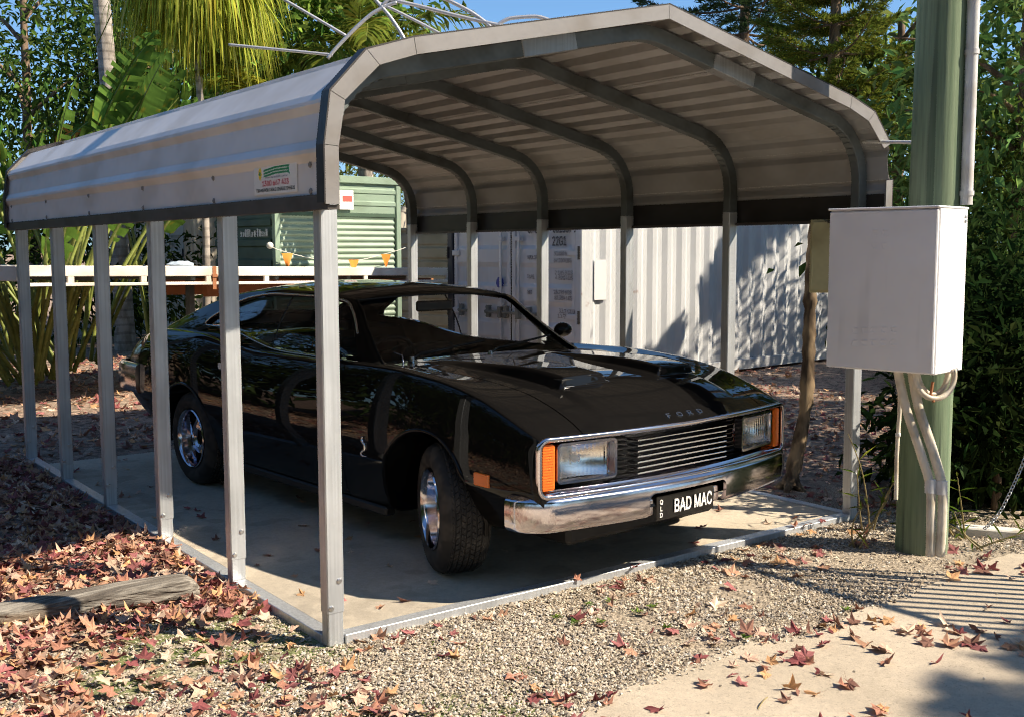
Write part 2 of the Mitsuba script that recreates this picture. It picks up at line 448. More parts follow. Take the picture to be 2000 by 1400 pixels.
def ground_h(x, y):
    far = np.clip((np.asarray(y)-5.6)/4, 0, 1)
    p = np.stack([np.asarray(x)*0.8, np.asarray(y)*0.8, 0*np.asarray(x)], -1)
    return GZ + 0.012*(meshkit.fbm(p, 3)-0.5)*(1+6*far) - 0.006
P[..., 2] = ground_h(GX, GY)
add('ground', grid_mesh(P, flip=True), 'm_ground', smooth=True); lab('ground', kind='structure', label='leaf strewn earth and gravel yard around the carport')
# slab of concrete inside the base rails
def f_slab(p, n, uv):
    a = fbm(p.x*2.2, p.y*2.2, 0.0, 4); b = noise(p.x*55, p.y*55, 0.0); c = noise(p.x*220, p.y*220, 0.0)
    col = mix((0.45, 0.395, 0.315), (0.36, 0.32, 0.26), smoothstep(0.35, 0.7, a))
    st = smoothstep(0.60, 0.72, fbm(p.x*5+3, p.y*5, 2.0, 3))
    return col*(1-0.14*(b-0.5)-0.16*(c-0.5))*(1-0.18*st)
mat('m_slab', pr(proc(f_slab), 0.85, spec=0.25))
add('concrete_slab', rbox(0.070, XR+0.004, 0.060, 4.69, -0.10, 0.014, 0.006), 'm_slab'); lab('concrete_slab', kind='structure', label='concrete slab inside the carport base rails')
# driveway in front
def f_drive(p, n, uv):
    a = fbm(p.x*1.5, p.y*1.5, 0.0, 4); b = noise(p.x*45, p.y*45, 0.0); c = noise(p.x*260, p.y*260, 0.0)
    col = mix((0.46, 0.395, 0.31), (0.39, 0.335, 0.26), smoothstep(0.35, 0.7, a))
    sp = smoothstep(0.80, 0.9, noise(p.x*120, p.y*120, 4.0))
    return col*(1-0.14*(b-0.5)-0.22*(c-0.5))*(1-0.2*sp)
mat('m_drive', pr(proc(f_drive), 0.85, spec=0.25))
edge_px = [(1020, 1420), (1120, 1398), (1215, 1348), (1330, 1310), (1450, 1260), (1590, 1240), (1690, 1190), (1800, 1150), (1900, 1105), (1990, 1080)]
E = np.array([on_ground(*q, -0.01)[:2] for q in edge_px])
s = np.linspace(0, len(E)-1, 140)
E = np.c_[PchipInterpolator(np.arange(len(E)), E[:, 0])(s), PchipInterpolator(np.arange(len(E)), E[:, 1])(s)]
E += 0.02*(np.stack([meshkit.fbm(np.c_[E*9, 0*E[:, :1]+k], 3) for k in (0, 5)], 1)-0.5)
dvec = E[-1]-E[-8]; dvec /= np.linalg.norm(dvec)
far = E[-1]+dvec*12
d0 = E[0]-E[7]; d0 /= np.linalg.norm(d0)
drive_poly = Polygon(np.vstack([E[0]+d0*10, E, far, far+(6, -14), E[0]+d0*10+(4, -14)])).buffer(0)
def clip_grid(poly, step, z):
    x0, y0, x1, y1 = poly.bounds
    return prism(poly, z-0.08, z, 'z')
add('driveway', clip_grid(drive_poly, 0.2, -0.003), 'm_drive'); lab('driveway', kind='structure', label='beige concrete driveway in front of the gravel')
# ------------------------------------------------------------------ the car
CAR_T, CAR_A = (1.675, 2.085), 0.070
_s, _c = math.sin(CAR_A), math.cos(CAR_A)
MC = np.array([[_s, _c, 0, CAR_T[0]], [-_c, _s, 0, CAR_T[1]], [0, 0, 1, 0], [0, 0, 0, 1.0]])
CAR = lab('car', 'glossy black two-door car with chrome front bumper parked on the slab under the carport', 'car')
mat('m_paint', {'type': 'plastic', 'diffuse_reflectance': rgb(0.0062, 0.006, 0.0062), 'int_ior': 1.34}, two=False)
mat('m_chrome', {'type': 'roughconductor', 'material': 'Cr', 'alpha': 0.014, 'distribution': 'ggx', 'specular_reflectance': rgb(1.0)})
mat('m_silver', {'type': 'roughconductor', 'material': 'Ag', 'alpha': 0.07})
mat('m_chrome_soft', {'type': 'roughconductor', 'material': 'Al', 'alpha': 0.12})
def f_tyre(p, n, uv):
    a = fbm(p.x*14, p.y*14, p.z*14, 3)
    return mix((0.024, 0.022, 0.020), (0.055, 0.047, 0.038), smoothstep(0.4, 0.7, a))
mat('m_tyre', pr(proc(f_tyre), 0.65, spec=0.35))
mat('m_amber', pr(rgb(0.75, 0.17, 0.02), 0.15, spec=0.6, clearcoat=0.6))
mat('m_interior', pr(rgb(0.004, 0.004, 0.004), 0.7, spec=0.2))
scene['m_pane'] = {'type': 'thindielectric', 'int_ior': 1.33}
scene['m_pane_tint'] = {'type': 'thindielectric', 'int_ior': 1.33, 'specular_transmittance': rgb(0.62, 0.66, 0.62)}
scene['m_glass'] = {'type': 'dielectric', 'int_ior': 1.5}
AX_F, AX_R, RW = 1.47, -1.28, 0.325

KX = np.array([2.36, 2.33, 2.25, 2.10, 1.90, 1.48, 1.05, 0.70, 0.20, -0.40, -0.80, -1.25, -1.70, -2.05, -2.34, -2.52])
TAB = dict(
    zb=[.40, .385, .36, .32, .29, .25, .23, .22, .22, .22, .22, .24, .28, .33, .38, .43],
    yb=[.86, .87, .875, .88, .87, .86, .87, .87, .87, .87, .88, .89, .88, .86, .83, .80],
    ym=[.915, .925, .94, .955, .962, .968, .957, .95, .945, .945, .955, .97, .968, .95, .92, .885],
    zm=[.56, .56, .56, .56, .56, .57, .57, .58, .59, .60, .61, .62, .62, .62, .62, .62],
    y4=[.905, .915, .932, .945, .952, .957, .945, .937, .93, .93, .94, .955, .955, .935, .905, .87],
    z4=[.70, .705, .715, .735, .755, .775, .785, .785, .785, .79, .82, .875, .895, .87, .825, .78],
    ys=[.895, .90, .905, .91, .91, .905, .895, .88, .865, .86, .87, .87, .855, .845, .825, .80],
    zs=[.768, .782, .815, .868, .922, .985, 1.008, 1.006, .985, .985, 1.010, 1.055, 1.055, 1.025, .965, .90],
    ze=[.775, .792, .835, .890, .937, .976, .990, .985, .98, .98, 1.0, 1.05, 1.055, 1.03, .975, .91],
    zc=[.786, .806, .855, .912, .955, .985, 1.005, 1.0, 1.0, 1.0, 1.0, 1.05, 1.06, 1.04, .985, .92])
CUR = {k: PchipInterpolator(KX[::-1], np.array(v)[::-1]) for k, v in TAB.items()}
def section(X, m=12):
    g = {k: float(f(X)) for k, f in CUR.items()}
    y = [0, g['yb']-.10, g['yb'], g['ym'], g['y4'], g['ys'], g['ys']-.045, .66, .35, 0]
    z = [g['zb'], g['zb'], g['zb']+.045, g['zm'], g['z4'], g['zs'], g['zs']+.002*0+max(g['ze']-g['zs'], -.01)*.15+.006, g['ze'], g['zc']-.003, g['zc']]
    t = np.arange(len(y), dtype=float)
    tt = np.concatenate([np.linspace(a, a+1, (m if a < 6.5 else 22), endpoint=False) for a in t[:-1]]+[[t[-1]]])
    Y, Z = PchipInterpolator(t, y)(tt), PchipInterpolator(t, z)(tt)
    # raised bonnet bulge
    w = float(np.clip((X-.80)/.25, 0, 1)*np.clip((2.36-X)/.35, 0, 1)); w = w*w*(3-2*w)
    top = tt > 5.5
    ss = lambda a: np.clip(a, 0, 1)**2*(3-2*np.clip(a, 0, 1))
    b = ss((.525-Y)/.05)
    w2 = ss(float((X-.95)/.9))*ss(float((1.985-X)/.018))
    st = ss((.505-Y)/.035)*ss((Y-.185)/.035)
    Z = Z+np.where(top, .016*w*b+0.046*w2*st, 0)
    return Y, Z
Xs = np.unique(np.concatenate([np.linspace(2.36, 2.0, 60), np.linspace(1.99, 1.962, 8), np.linspace(1.95, -2.1, 170), np.linspace(-2.1, -2.52, 40)]))[::-1]
S = []
for X in Xs:
    Y, Z = section(X)
    S.append(np.vstack([np.c_[0*Y+X, Y, Z], np.c_[0*Y[1:-1]+X, -Y[1:-1], Z[1:-1]][::-1]]))
S = np.array(S)
def bow(m, k=0.10):
    """the nose and the tail are slightly arrow shaped in plan"""
    m = tri(m) if hasattr(m, 'to_mesh') else m
    v = np.array(m.vertices); q = np.clip((v[:, 0]-1.5)/.85, 0, 1); q = q*q*(3-2*q)
    r = np.clip((-v[:, 0]-1.7)/.7, 0, 1)
    v[:, 0] += (-k*q+0.10*r)*np.minimum(np.abs(v[:, 1])/.9, 1.1)**2
    return trimesh.Trimesh(v, m.faces, process=False)
BODY = loft(S)
def cyl_y(x, z, r, y0, y1, n=72):
    return m3.Manifold.cylinder(y1-y0, r, r, n).rotate((-90, 0, 0)).translate((x, y0, z))
for sg in (-1, 1):
    for ax, r in ((AX_F, .415), (AX_R, .40)):
        a, b = sorted((sg*.60, sg*1.2)); BODY = BODY-cyl_y(ax, .315, r, a, b)
# grille opening, cabin, windscreen cowl
BODY = BODY-man(prism(rrect(-.892, .892, .522, .768, .04), 2.17, 2.6, 'x'))
BODY = BODY-man(prism(Polygon([(.72, .50), (.72, 1.2), (-1.15, 1.2), (-1.0, .72), (-.2, .50)]), -.76, .76, 'y'))
HOODP = Polygon([(2.6, -.665), (2.6, .665), (1.05, .665), (.965, .655), (.955, .4), (.945, 0), (.955, -.4), (.965, -.655), (1.05, -.665)])
gap = LineString(list(HOODP.exterior.coords)[1:]).buffer(.0035)
hood_v = man(prism(HOODP, .7685, 1.3)); gap_v = man(prism(gap, .76, 1.3))
nose = man(box(1.9, 2.7, -1, 1, .3, .7682))
HOOD = (BODY ^ hood_v) - gap_v - man(box(.5, 3, -1, 1, .3, .769))
HOOD = HOOD ^ man(box(.5, 3, -1, 1, .769, 1.4))
# keep only a 30 mm skin under the bonnet top
skin = loft(np.concatenate([S[:, :, :2], S[:, :, 2:]-.028], -1))
HOOD = HOOD-(skin ^ man(box(.8, 2.30, -.7, .7, .5, 1.3)))
BODY = BODY-hood_v-gap_v
bay = man(box(.98, 2.16, -.62, .62, .45, .80)); BODY = BODY-bay
# doors
DOORP = [(.66, .262), (.70, .55), (.655, .985), (.655, 1.2), (-.66, 1.2), (-.70, .9), (-.66, .55), (-.60, .262)]
dl = LineString(DOORP[::-1][0:] if False else DOORP[:3]+[]).buffer(.003).union(LineString(DOORP[5:]).buffer(.003)).union(LineString([DOORP[0], DOORP[-1]]).buffer(.003))
DOORS = {}
for sg in (-1, 1):
    a, b = sorted((sg*.775, sg*1.2))
    dv = man(prism(Polygon(DOORP), a, b, 'y')); lv = man(prism(dl, a, b, 'y'))
    DOORS[sg] = (BODY ^ dv)-lv
    BODY = BODY-dv-lv
def put(key, m, matn, smooth=False, warp=True, **kw):
    m = tri(m) if hasattr(m, 'to_mesh') else m
    if warp: m = bow(m)
    return add(key, xf(m, MC), matn, smooth=smooth, **kw)
put('car__body', BODY, 'm_paint', 28)
HK = put('car__bonnet', HOOD, 'm_paint', 28)
for y0 in (-.485, .205):
    zz = float(CUR['zc'](1.975))
    k = put('car__bonnet_scoop', rbox(1.90, 1.9745, y0, y0+.28, zz+.006, zz+.046, .002), 'm_black')
    put(k+'__mesh', cat([box(1.9735, 1.9775, y0+.02+.012*q, y0+.026+.012*q, zz+.006, zz+.022) for q in range(20)]+[tri(rbox(1.972, 1.985, y0+.005, y0+.275, zz+.008, zz+.012, .001))]), 'm_chrome_soft')
for sg in (-1, 1):
    put('car__door', DOORS[sg], 'm_paint', 28)
# -------------- greenhouse
GXK = np.array([.86, .74, .52, .30, .18, -.15, -.55, -.90, -1.15, -1.40, -1.65, -1.90, -2.15])
GT = dict(zc=[.985, 1.055, 1.205, 1.352, 1.385, 1.410, 1.416, 1.398, 1.365, 1.315, 1.235, 1.145, 1.04],
          yr=[.80, .755, .680, .612, .600, .598, .598, .600, .615, .645, .685, .725, .765],
          zr=[.955, 1.015, 1.160, 1.308, 1.338, 1.358, 1.360, 1.342, 1.312, 1.262, 1.185, 1.098, 1.00])
GC = {k: PchipInterpolator(GXK[::-1], np.array(v)[::-1]) for k, v in GT.items()}
def ghouse(off=0.0, x0=.86, x1=-2.15):
    out = []
    for X in np.linspace(x0, x1, 150):
        zc, yr, zr = (float(GC[k](X)) for k in ('zc', 'yr', 'zr'))
        zc, yr, zr = zc-off, yr-off, zr-off*1.1
        yb, zb = .800-off, .90
        zr = max(zr, zb+.012); zc = max(zc, zr+.004)
        # control points: floor, belt, bulged side, roof edge, crown
        s = np.linspace(0, 1, 14)[:-1]
        side_y = yb+(yr+.012-yb)*s+.030*np.sin(math.pi*s)*.9; side_z = zb+(zr-.02-zb)*s
        e = np.linspace(0, 1, 8)[:-1]
        A, B, C = np.array([yr+.012, zr-.02]), np.array([yr+.004, zr+.004]), np.array([yr-.045, zr+(zc-zr)*.14+.002])
        edge = ((1-e)**2)[:, None]*A+(2*e*(1-e))[:, None]*B+(e**2)[:, None]*C
        c = np.linspace(0, 1, 16)
        cy = (yr-.045)*(1-c); cz = C[1]+(zc-C[1])*(1-(1-c)**2)
        Y = np.concatenate([[0, yb*.5], side_y, edge[:, 0], cy]); Z = np.concatenate([[zb-.03, zb-.03], side_z, edge[:, 1], cz])
        out.append(np.vstack([np.c_[0*Y+X, Y, Z], np.c_[0*Y[1:-1]+X, -Y[1:-1], Z[1:-1]][::-1]]))
    return loft(np.array(out))
G0 = ghouse(); G1 = ghouse(.028)
G2, G3 = ghouse(.012), ghouse(.015)
# window openings
def smooth_poly(pts, n=8):
    P = np.array(pts, float); t = np.arange(len(P)); return P
# side window in (x, z): door glass and quarter glass under one rail
SWIN = [(.475, 1.02), (.60, 1.02), (.33, 1.262), (.285, 1.290), (.20, 1.306), (-.15, 1.322), (-.55, 1.322), (-.85, 1.298), (-1.02, 1.262), (-1.30, 1.155), (-1.36, 1.115), (-1.33, 1.105),
        (-1.15, 1.105), (-.95, 1.092), (-.75, 1.064), (-.55, 1.032), (-.35, 1.008), (-.1, .999), (.3, .999), (.5, 1.0)]
SP = Polygon(SWIN).buffer(0)
def wsc(n=13, grow=0.0):
    y = np.linspace(-1, 1, n)
    top = [(v*(.575+grow), 1.338-.022*v*v+grow) for v in y]
    bot = [(v*(.735+grow), .985) for v in y]
    return Polygon(top+bot[::-1]).buffer(0)
WS = wsc()
RWIN = Polygon([(-.98, -.50), (-.98, .50), (-1.86, .575), (-1.88, 0), (-1.86, -.575)])
def side_prism(poly):
    return [man(prism(poly, *sorted((sg*.45, sg*1.0)), 'y')) for sg in (-1, 1)]
WSV = man(prism(WS, .25, 1.0, 'x')); RWV = man(prism(RWIN, .9, 1.5))
SH = G0-G1
for v in side_prism(SP)+[WSV, RWV]: SH = SH-v
SH = SH-man(box(-.3, 1.2, -1, 1, .5, .955))
ROOFP = man(box(-1.02, .31, -.7, .7, 1.30, 1.6))
put('car__roof', SH, 'm_paint', 30, warp=False)
def sheet_of(solid, test):
    m = tri(solid); n = m.face_normals; c = m.triangles_center
    k = test(n, c); f = m.faces[k]
    return trimesh.Trimesh(m.vertices, f, process=False)
GL = G2-G3
w = sheet_of(GL ^ WSV, lambda n, c: (n[:, 0] > .2) & (n[:, 2] > 0.0))
put('car__windscreen', w, 'm_pane', True, warp=False)
w = sheet_of(GL ^ RWV, lambda n, c: (n[:, 2] > .2))
put('car__rear_window', w, 'm_pane_tint', True, warp=False)
split = man(box(-.405, -.392, -1, 1, .9, 1.5))
for sg in (-1, 1):
    pr_ = man(prism(SP, *sorted((sg*.45, sg*1.0)), 'y'))
    for half, nm in ((man(box(-.392, 1, -1, 1, .9, 1.5)), 'door_window'), (man(box(-2, -.405, -1, 1, .9, 1.5)), 'quarter_window')):
        w = sheet_of((GL ^ pr_) ^ half, lambda n, c: (n[:, 1]*sg > .3))
        put(f'car__{nm}', w, 'm_pane', True, warp=False)
    put('car__window_seal', (GL ^ pr_) ^ split, 'm_black', warp=False)
def g_side(X, z):
    """half width of the greenhouse at (X, z)"""
    yr, zr = float(GC['yr'](X)), float(GC['zr'](X)); s = np.clip((z-.90)/(zr-.02-.90), 0, 1)
    return .800+(yr+.012-.800)*s+.030*math.sin(math.pi*s)*.9
# bright trim along the side windows
for sg in (-1, 1):
    low = np.array(SWIN[10:]); t = np.linspace(0, len(low)-1, 40)
    low = np.c_[PchipInterpolator(np.arange(len(low)), low[:, 0])(t), PchipInterpolator(np.arange(len(low)), low[:, 1])(t)]
    put('car__window_trim', tube([(x, sg*(g_side(x, z-.006)+.003), z-.006) for x, z in low], .006, 6), 'm_chrome_soft', True, warp=False)
    up = [(.50, 1.14), (.36, 1.262), (.29, 1.308), (.20, 1.322), (-.15, 1.336), (-.55, 1.336), (-.85, 1.312), (-1.03, 1.274), (-1.33, 1.148), (-1.372, 1.112)]
    up = np.array(up); t = np.linspace(0, len(up)-1, 50)
    up = np.c_[PchipInterpolator(np.arange(len(up)), up[:, 0])(t), PchipInterpolator(np.arange(len(up)), up[:, 1])(t)]
    put('car__drip_rail', tube([(x, sg*(g_side(x, z)+.006), z) for x, z in up], .008, 6), 'm_chrome_soft', True, warp=False)
# windscreen trim and wipers
def ws_pt(y, z, off=0.006):
    """point of the windscreen at (y, z): ray along x against the greenhouse"""
    xs = np.linspace(.86, .1, 200)
    for X in xs:
        zc, yr, zr = (float(GC[k](X)) for k in ('zc', 'yr', 'zr'))
        C1 = zr+(zc-zr)*.14+.002; cc = 1-abs(y)/(yr-.045); 
        zz = C1+(zc-C1)*(1-(1-np.clip(cc, 0, 1))**2)
        if zz >= z: return np.array([X+off, y, z+off*.6])
    return np.array([.1, y, z])
ws_edge = [ws_pt(sg_*q, z) for sg_, q, z in [(-1, .735-.16*t, .985+.335*t) for t in np.linspace(0, 1, 10)]]
put('car__windscreen_trim', tube(ws_edge, .007, 6), 'm_black_gloss', True, warp=False)
ws_edge2 = [p*np.array([1, -1, 1]) for p in ws_edge]
put('car__windscreen_trim', tube(ws_edge2, .007, 6), 'm_chrome_soft', True, warp=False)
put('car__windscreen_trim', tube([ws_pt(y, 1.338-.022*(y/.575)**2) for y in np.linspace(-.575, .575, 15)], .006, 6), 'm_black', True, warp=False)
cowl = [(.80-.10*(v)**2, v*.80, .995-.012*v*v) for v in np.linspace(-1, 1, 21)]
cw = grid_mesh(np.array([[(x+.175, y, z-.020) for x, y, z in cowl], [(x+.02, y, z+.002) for x, y, z in cowl], [(x-.06, y, z-.02) for x, y, z in cowl]]))
put('car__cowl', cw, 'm_black', True, warp=False)
for y0, y1 in ((.05, .60), (-.52, .02)):
    b0 = np.array([.80, y0-.02, 1.004]); 
    arm = [b0, b0+(-.01, .05, .022), ws_pt(y0+.22, 1.035, .02), ws_pt(y0+.30, 1.042, .02)]
    k = put('car__wiper', tube(arm, [.009, .008, .006, .005], 6), 'm_black_gloss', True, warp=False)
    blade = [ws_pt(y, 1.022+.045*(y-y0)/(y1-y0), .012) for y in np.linspace(y0+.05, y1+.02, 9)]
    put(k+'__blade', tube(blade, .007, 5), 'm_black', True, warp=False)
    put(k+'__pivot', xf(m3.Manifold.cylinder(.02, .016, .013, 14), trimesh.transformations.translation_matrix(b0-(0, 0, .006))), 'm_chrome', 30, warp=False)
# aerial stub and mirrors
put('car__aerial', tube([(.80, -.60, .985), (.79, -.60, 1.03), (.70, -.62, 1.05)], [.008, .004, .002], 6), 'm_chrome', True, warp=False)
for sg in (1, -1):
    sp = trimesh.creation.icosphere(3, 1.0); v = sp.vertices*np.array([.052, .075, .048]); v[:, 0] *= np.where(v[:, 0] < 0, .35, 1.0)
    Mx = trimesh.Trimesh(v+np.array([.50, sg*.905, 1.085]), sp.faces, process=False)
    k = put('car__mirror', Mx, 'm_paint', True, warp=False)
    put(k+'__stalk', tube([(.47, sg*.80, 1.02), (.49, sg*.86, 1.05), (.50, sg*.89, 1.07)], [.02, .016, .014], 8), 'm_paint', True, warp=False)
# -------------- interior
def seat(x, y):
    ms = [rbox(x-.02, x+.46, y-.24, y+.24, .50, .68, .05, 3), xf(rbox(-.14, .02, -.24, .24, 0, .40, .05, 3), trimesh.transformations.translation_matrix((x, y, .60))@rot([0, 1, 0], -.25))]
    return cat([tri(m) if hasattr(m, 'to_mesh') else m for m in ms])
for y in (-.36, .36):
    put('car__seat', seat(-.18, y), 'm_interior', 40, warp=False)
put('car__rear_seat', cat([tri(rbox(-.95, -.62, -.62, .62, .55, .72, .05, 3)), tri(rbox(-1.12, -.95, -.62, .62, .60, .98, .05, 3))]), 'm_interior', 40, warp=False)
put('car__dashboard', cat([tri(rbox(.42, .74, -.74, .74, .70, .965, .04, 3))]), 'm_interior', 40, warp=False)
th = np.linspace(0, 2*math.pi, 41)
wheel = tube([(.30+.19*math.sin(t)*.35, -.36+.19*math.cos(t), .92+.19*math.sin(t)*.93) for t in th], .013, 8, caps=False)
k = put('car__steering_wheel', wheel, 'm_interior', True, warp=False)
put(k+'__spoke', cat([tube([(.30, -.55, .92), (.30, -.17, .92)], .012, 6), tube([(.30, -.36, .92), (.42, -.36, .88)], .02, 8)]), 'm_interior', True, warp=False)
put('car__rear_view_mirror', rbox(.28, .30, -.14, .14, 1.235, 1.30, .009), 'm_black', warp=False)
# -------------- wheels
def lathe_y(prof, n=64):
    """profile (r, y) revolved about the y axis"""
    P = np.asarray(prof, float); a = np.linspace(0, 2*math.pi, n, endpoint=False)
    V = np.stack([np.cos(a)[:, None]*P[:, 0], np.broadcast_to(P[:, 1], (n, len(P))), np.sin(a)[:, None]*P[:, 0]], -1)
    V = np.concatenate([V, V[:1]], 0)
    m = grid_mesh(V); m.merge_vertices(); m.remove_unreferenced_vertices()
    return m
def make_wheel(x, y, w, steer, sg):
    h = w/2
    M = trimesh.transformations.translation_matrix((x, y, RW+.012))@RZ(steer)
    if sg > 0: M = M@rot([0, 0, 1], math.pi)      # outer face is local -y
    R = RW
    prof = [(R*.60, -h+.030), (R*.63, -h+.012), (R*.70, -h+.002), (R*.80, -h-.003), (R*.88, -h+.004), (R*.945, -h+.018), (R*.975, -h+.034), (R*.985, -h+.05),
            (R*.985, h-.05), (R*.975, h-.034), (R*.945, h-.018), (R*.88, h-.004), (R*.80, h+.003), (R*.70, h-.002), (R*.60, h-.03), (R*.58, 0), (R*.60, -h+.030)]
    K = thing_part = put('car__wheel', xf(lathe_y([(.055, -h+.075), (.07, -h+.062), (.11, -h+.066), (.118, -h+.10)], 40), M), 'm_chrome', 30, warp=False)
    put(K+'__tyre', xf(lathe_y(prof, 72), M), 'm_tyre', 40, warp=False)
    # tread blocks
    rows = np.linspace(-h+.032, h-.032, 8)
    blk = []
    nb = 64
    for r in range(7):
        for q in range(nb):
            a0 = (q+(.5 if r % 2 else 0)+.10*r)*2*math.pi/nb; a1 = a0+2*math.pi/nb*.80
            y0, y1 = rows[r]+.004, rows[r+1]-.004
            sh = .018 if r % 2 else -.018
            p = []
            for yy, s_ in ((y0, -sh), (y1, sh)):
                drop = .012 if (r == 0 and yy == y0) or (r == 6 and yy == y1) else 0
                for aa in (a0+s_, a1+s_):
                    for rr in (R*.975, R*1.0-drop): p.append((rr*math.cos(aa), yy, rr*math.sin(aa)))
            v = np.array(p); f = np.array([[0, 1, 3], [0, 3, 2], [4, 7, 5], [4, 6, 7], [1, 5, 7], [1, 7, 3], [0, 5, 1], [0, 4, 5], [2, 3, 7], [2, 7, 6]])
            blk.append((v, f[:, ::-1]))
    k = put(K+'__tread', xf(cat(blk), M), 'm_tyre', warp=False); lab(k, kind='stuff')
    # rim: barrel, lip, five-slot centre
    rim = [(R*.615, -h+.020), (R*.625, -h+.006), (R*.605, -h-.001), (R*.575, -h+.010), (R*.555, -h+.030), (R*.545, -h+.075), (R*.52, -h+.085), (R*.52, h-.05), (R*.60, h-.02)]
    put(K+'__rim', xf(lathe_y(rim, 72), M), 'm_chrome', 40, warp=False)
    sp = []
    for q in range(5):
        a = q*2*math.pi/5+.3
        pts = np.array([(.045, -.030), (.10, -.024), (R*.53, -.040), (R*.53, .040), (.10, .024), (.045, .030)])
        pg = prism(Polygon(pts), -h+.078, -h+.098, 'z')
        v = pg.vertices.copy(); rr = v[:, 0].copy(); v[:, 2] += -.022*np.clip((rr-.05)/.05, 0, 1)*(1-np.clip((rr-.10)/.08, 0, 1))
        w_ = np.c_[v[:, 0]*math.cos(a)-v[:, 1]*math.sin(a), v[:, 2], v[:, 0]*math.sin(a)+v[:, 1]*math.cos(a)]
        put(K+'__spoke', xf(trimesh.Trimesh(w_, pg.faces[:, ::-1], process=False), M), 'm_chrome', 30, warp=False)
    put(K+'__brake_drum', xf(lathe_y([(0.01, -h+.12), (.13, -h+.12), (.14, -h+.14), (.14, h-.05)], 40), M), 'm_black', 30, warp=False)
make_wheel(AX_F+.045, -.815, .245, -.42, -1); make_wheel(AX_F+.02, .80, .245, -.40, 1)
make_wheel(AX_R, -.80, .25, 0, -1); make_wheel(AX_R, .80, .25, 0, 1)
# wheel arch lips
for sg in (-1, 1):
    for ax, r in ((AX_F, .418), (AX_R, .403)):
        th = np.linspace(-.12, math.pi+.12, 44)
        path = []
        for t in th:
            X, Z = ax+r*math.cos(t), .315+r*math.sin(t)
            yy = np.interp(Z, [float(CUR['zb'](X))+.045, float(CUR['zm'](X)), float(CUR['z4'](X))], [float(CUR['yb'](X)), float(CUR['ym'](X)), float(CUR['y4'](X))])
            path.append((X, sg*(yy+.002), Z))
        put('car__arch_lip', tube(path, .011, 8), 'm_paint', True)

# -------------- front end (built flat, then given the nose's bow by put)
XF = 2.335
rr = rrect(-.904, .904, .516, .776, .045)
rc = np.array(LineString(list(rr.exterior.coords)).segmentize(.03).coords)[:-1]
rc = np.vstack([rc, rc[:2]])
put('car__grille_surround', tube(np.c_[np.full(len(rc), XF+.016), rc], .0135, 12, caps=False), 'm_chrome', True)
put('car__grille_surround', man(prism(rrect(-.906, .906, .514, .778, .05), XF-.05, XF+.012, 'x'))-man(prism(rrect(-.893, .893, .527, .765, .038), XF-.1, XF+.1, 'x')), 'm_chrome', 20)
put('car__grille_panel', man(prism(rrect(-.89, .89, .524, .766, .03), 2.20, 2.212, 'x')), 'm_black')
put('car__lower_strip', rbox(XF-.05, XF+.02, -.87, .87, .527, .534, .002), 'm_chrome')
for q in range(7):
    z = .556+q*.0265
    put('car__grille_slat', rbox(2.25, XF-.010, -.325, .345, z, z+.0075, .002), 'm_chrome_soft')
for q in range(9):
    z = .552+q*.0225
    for sg in (-1, 1):
        put('car__grille_fin', rbox(2.24, 2.29, *sorted((sg*.352, sg*.462)), z, z+.004, .001), 'm_black_gloss')
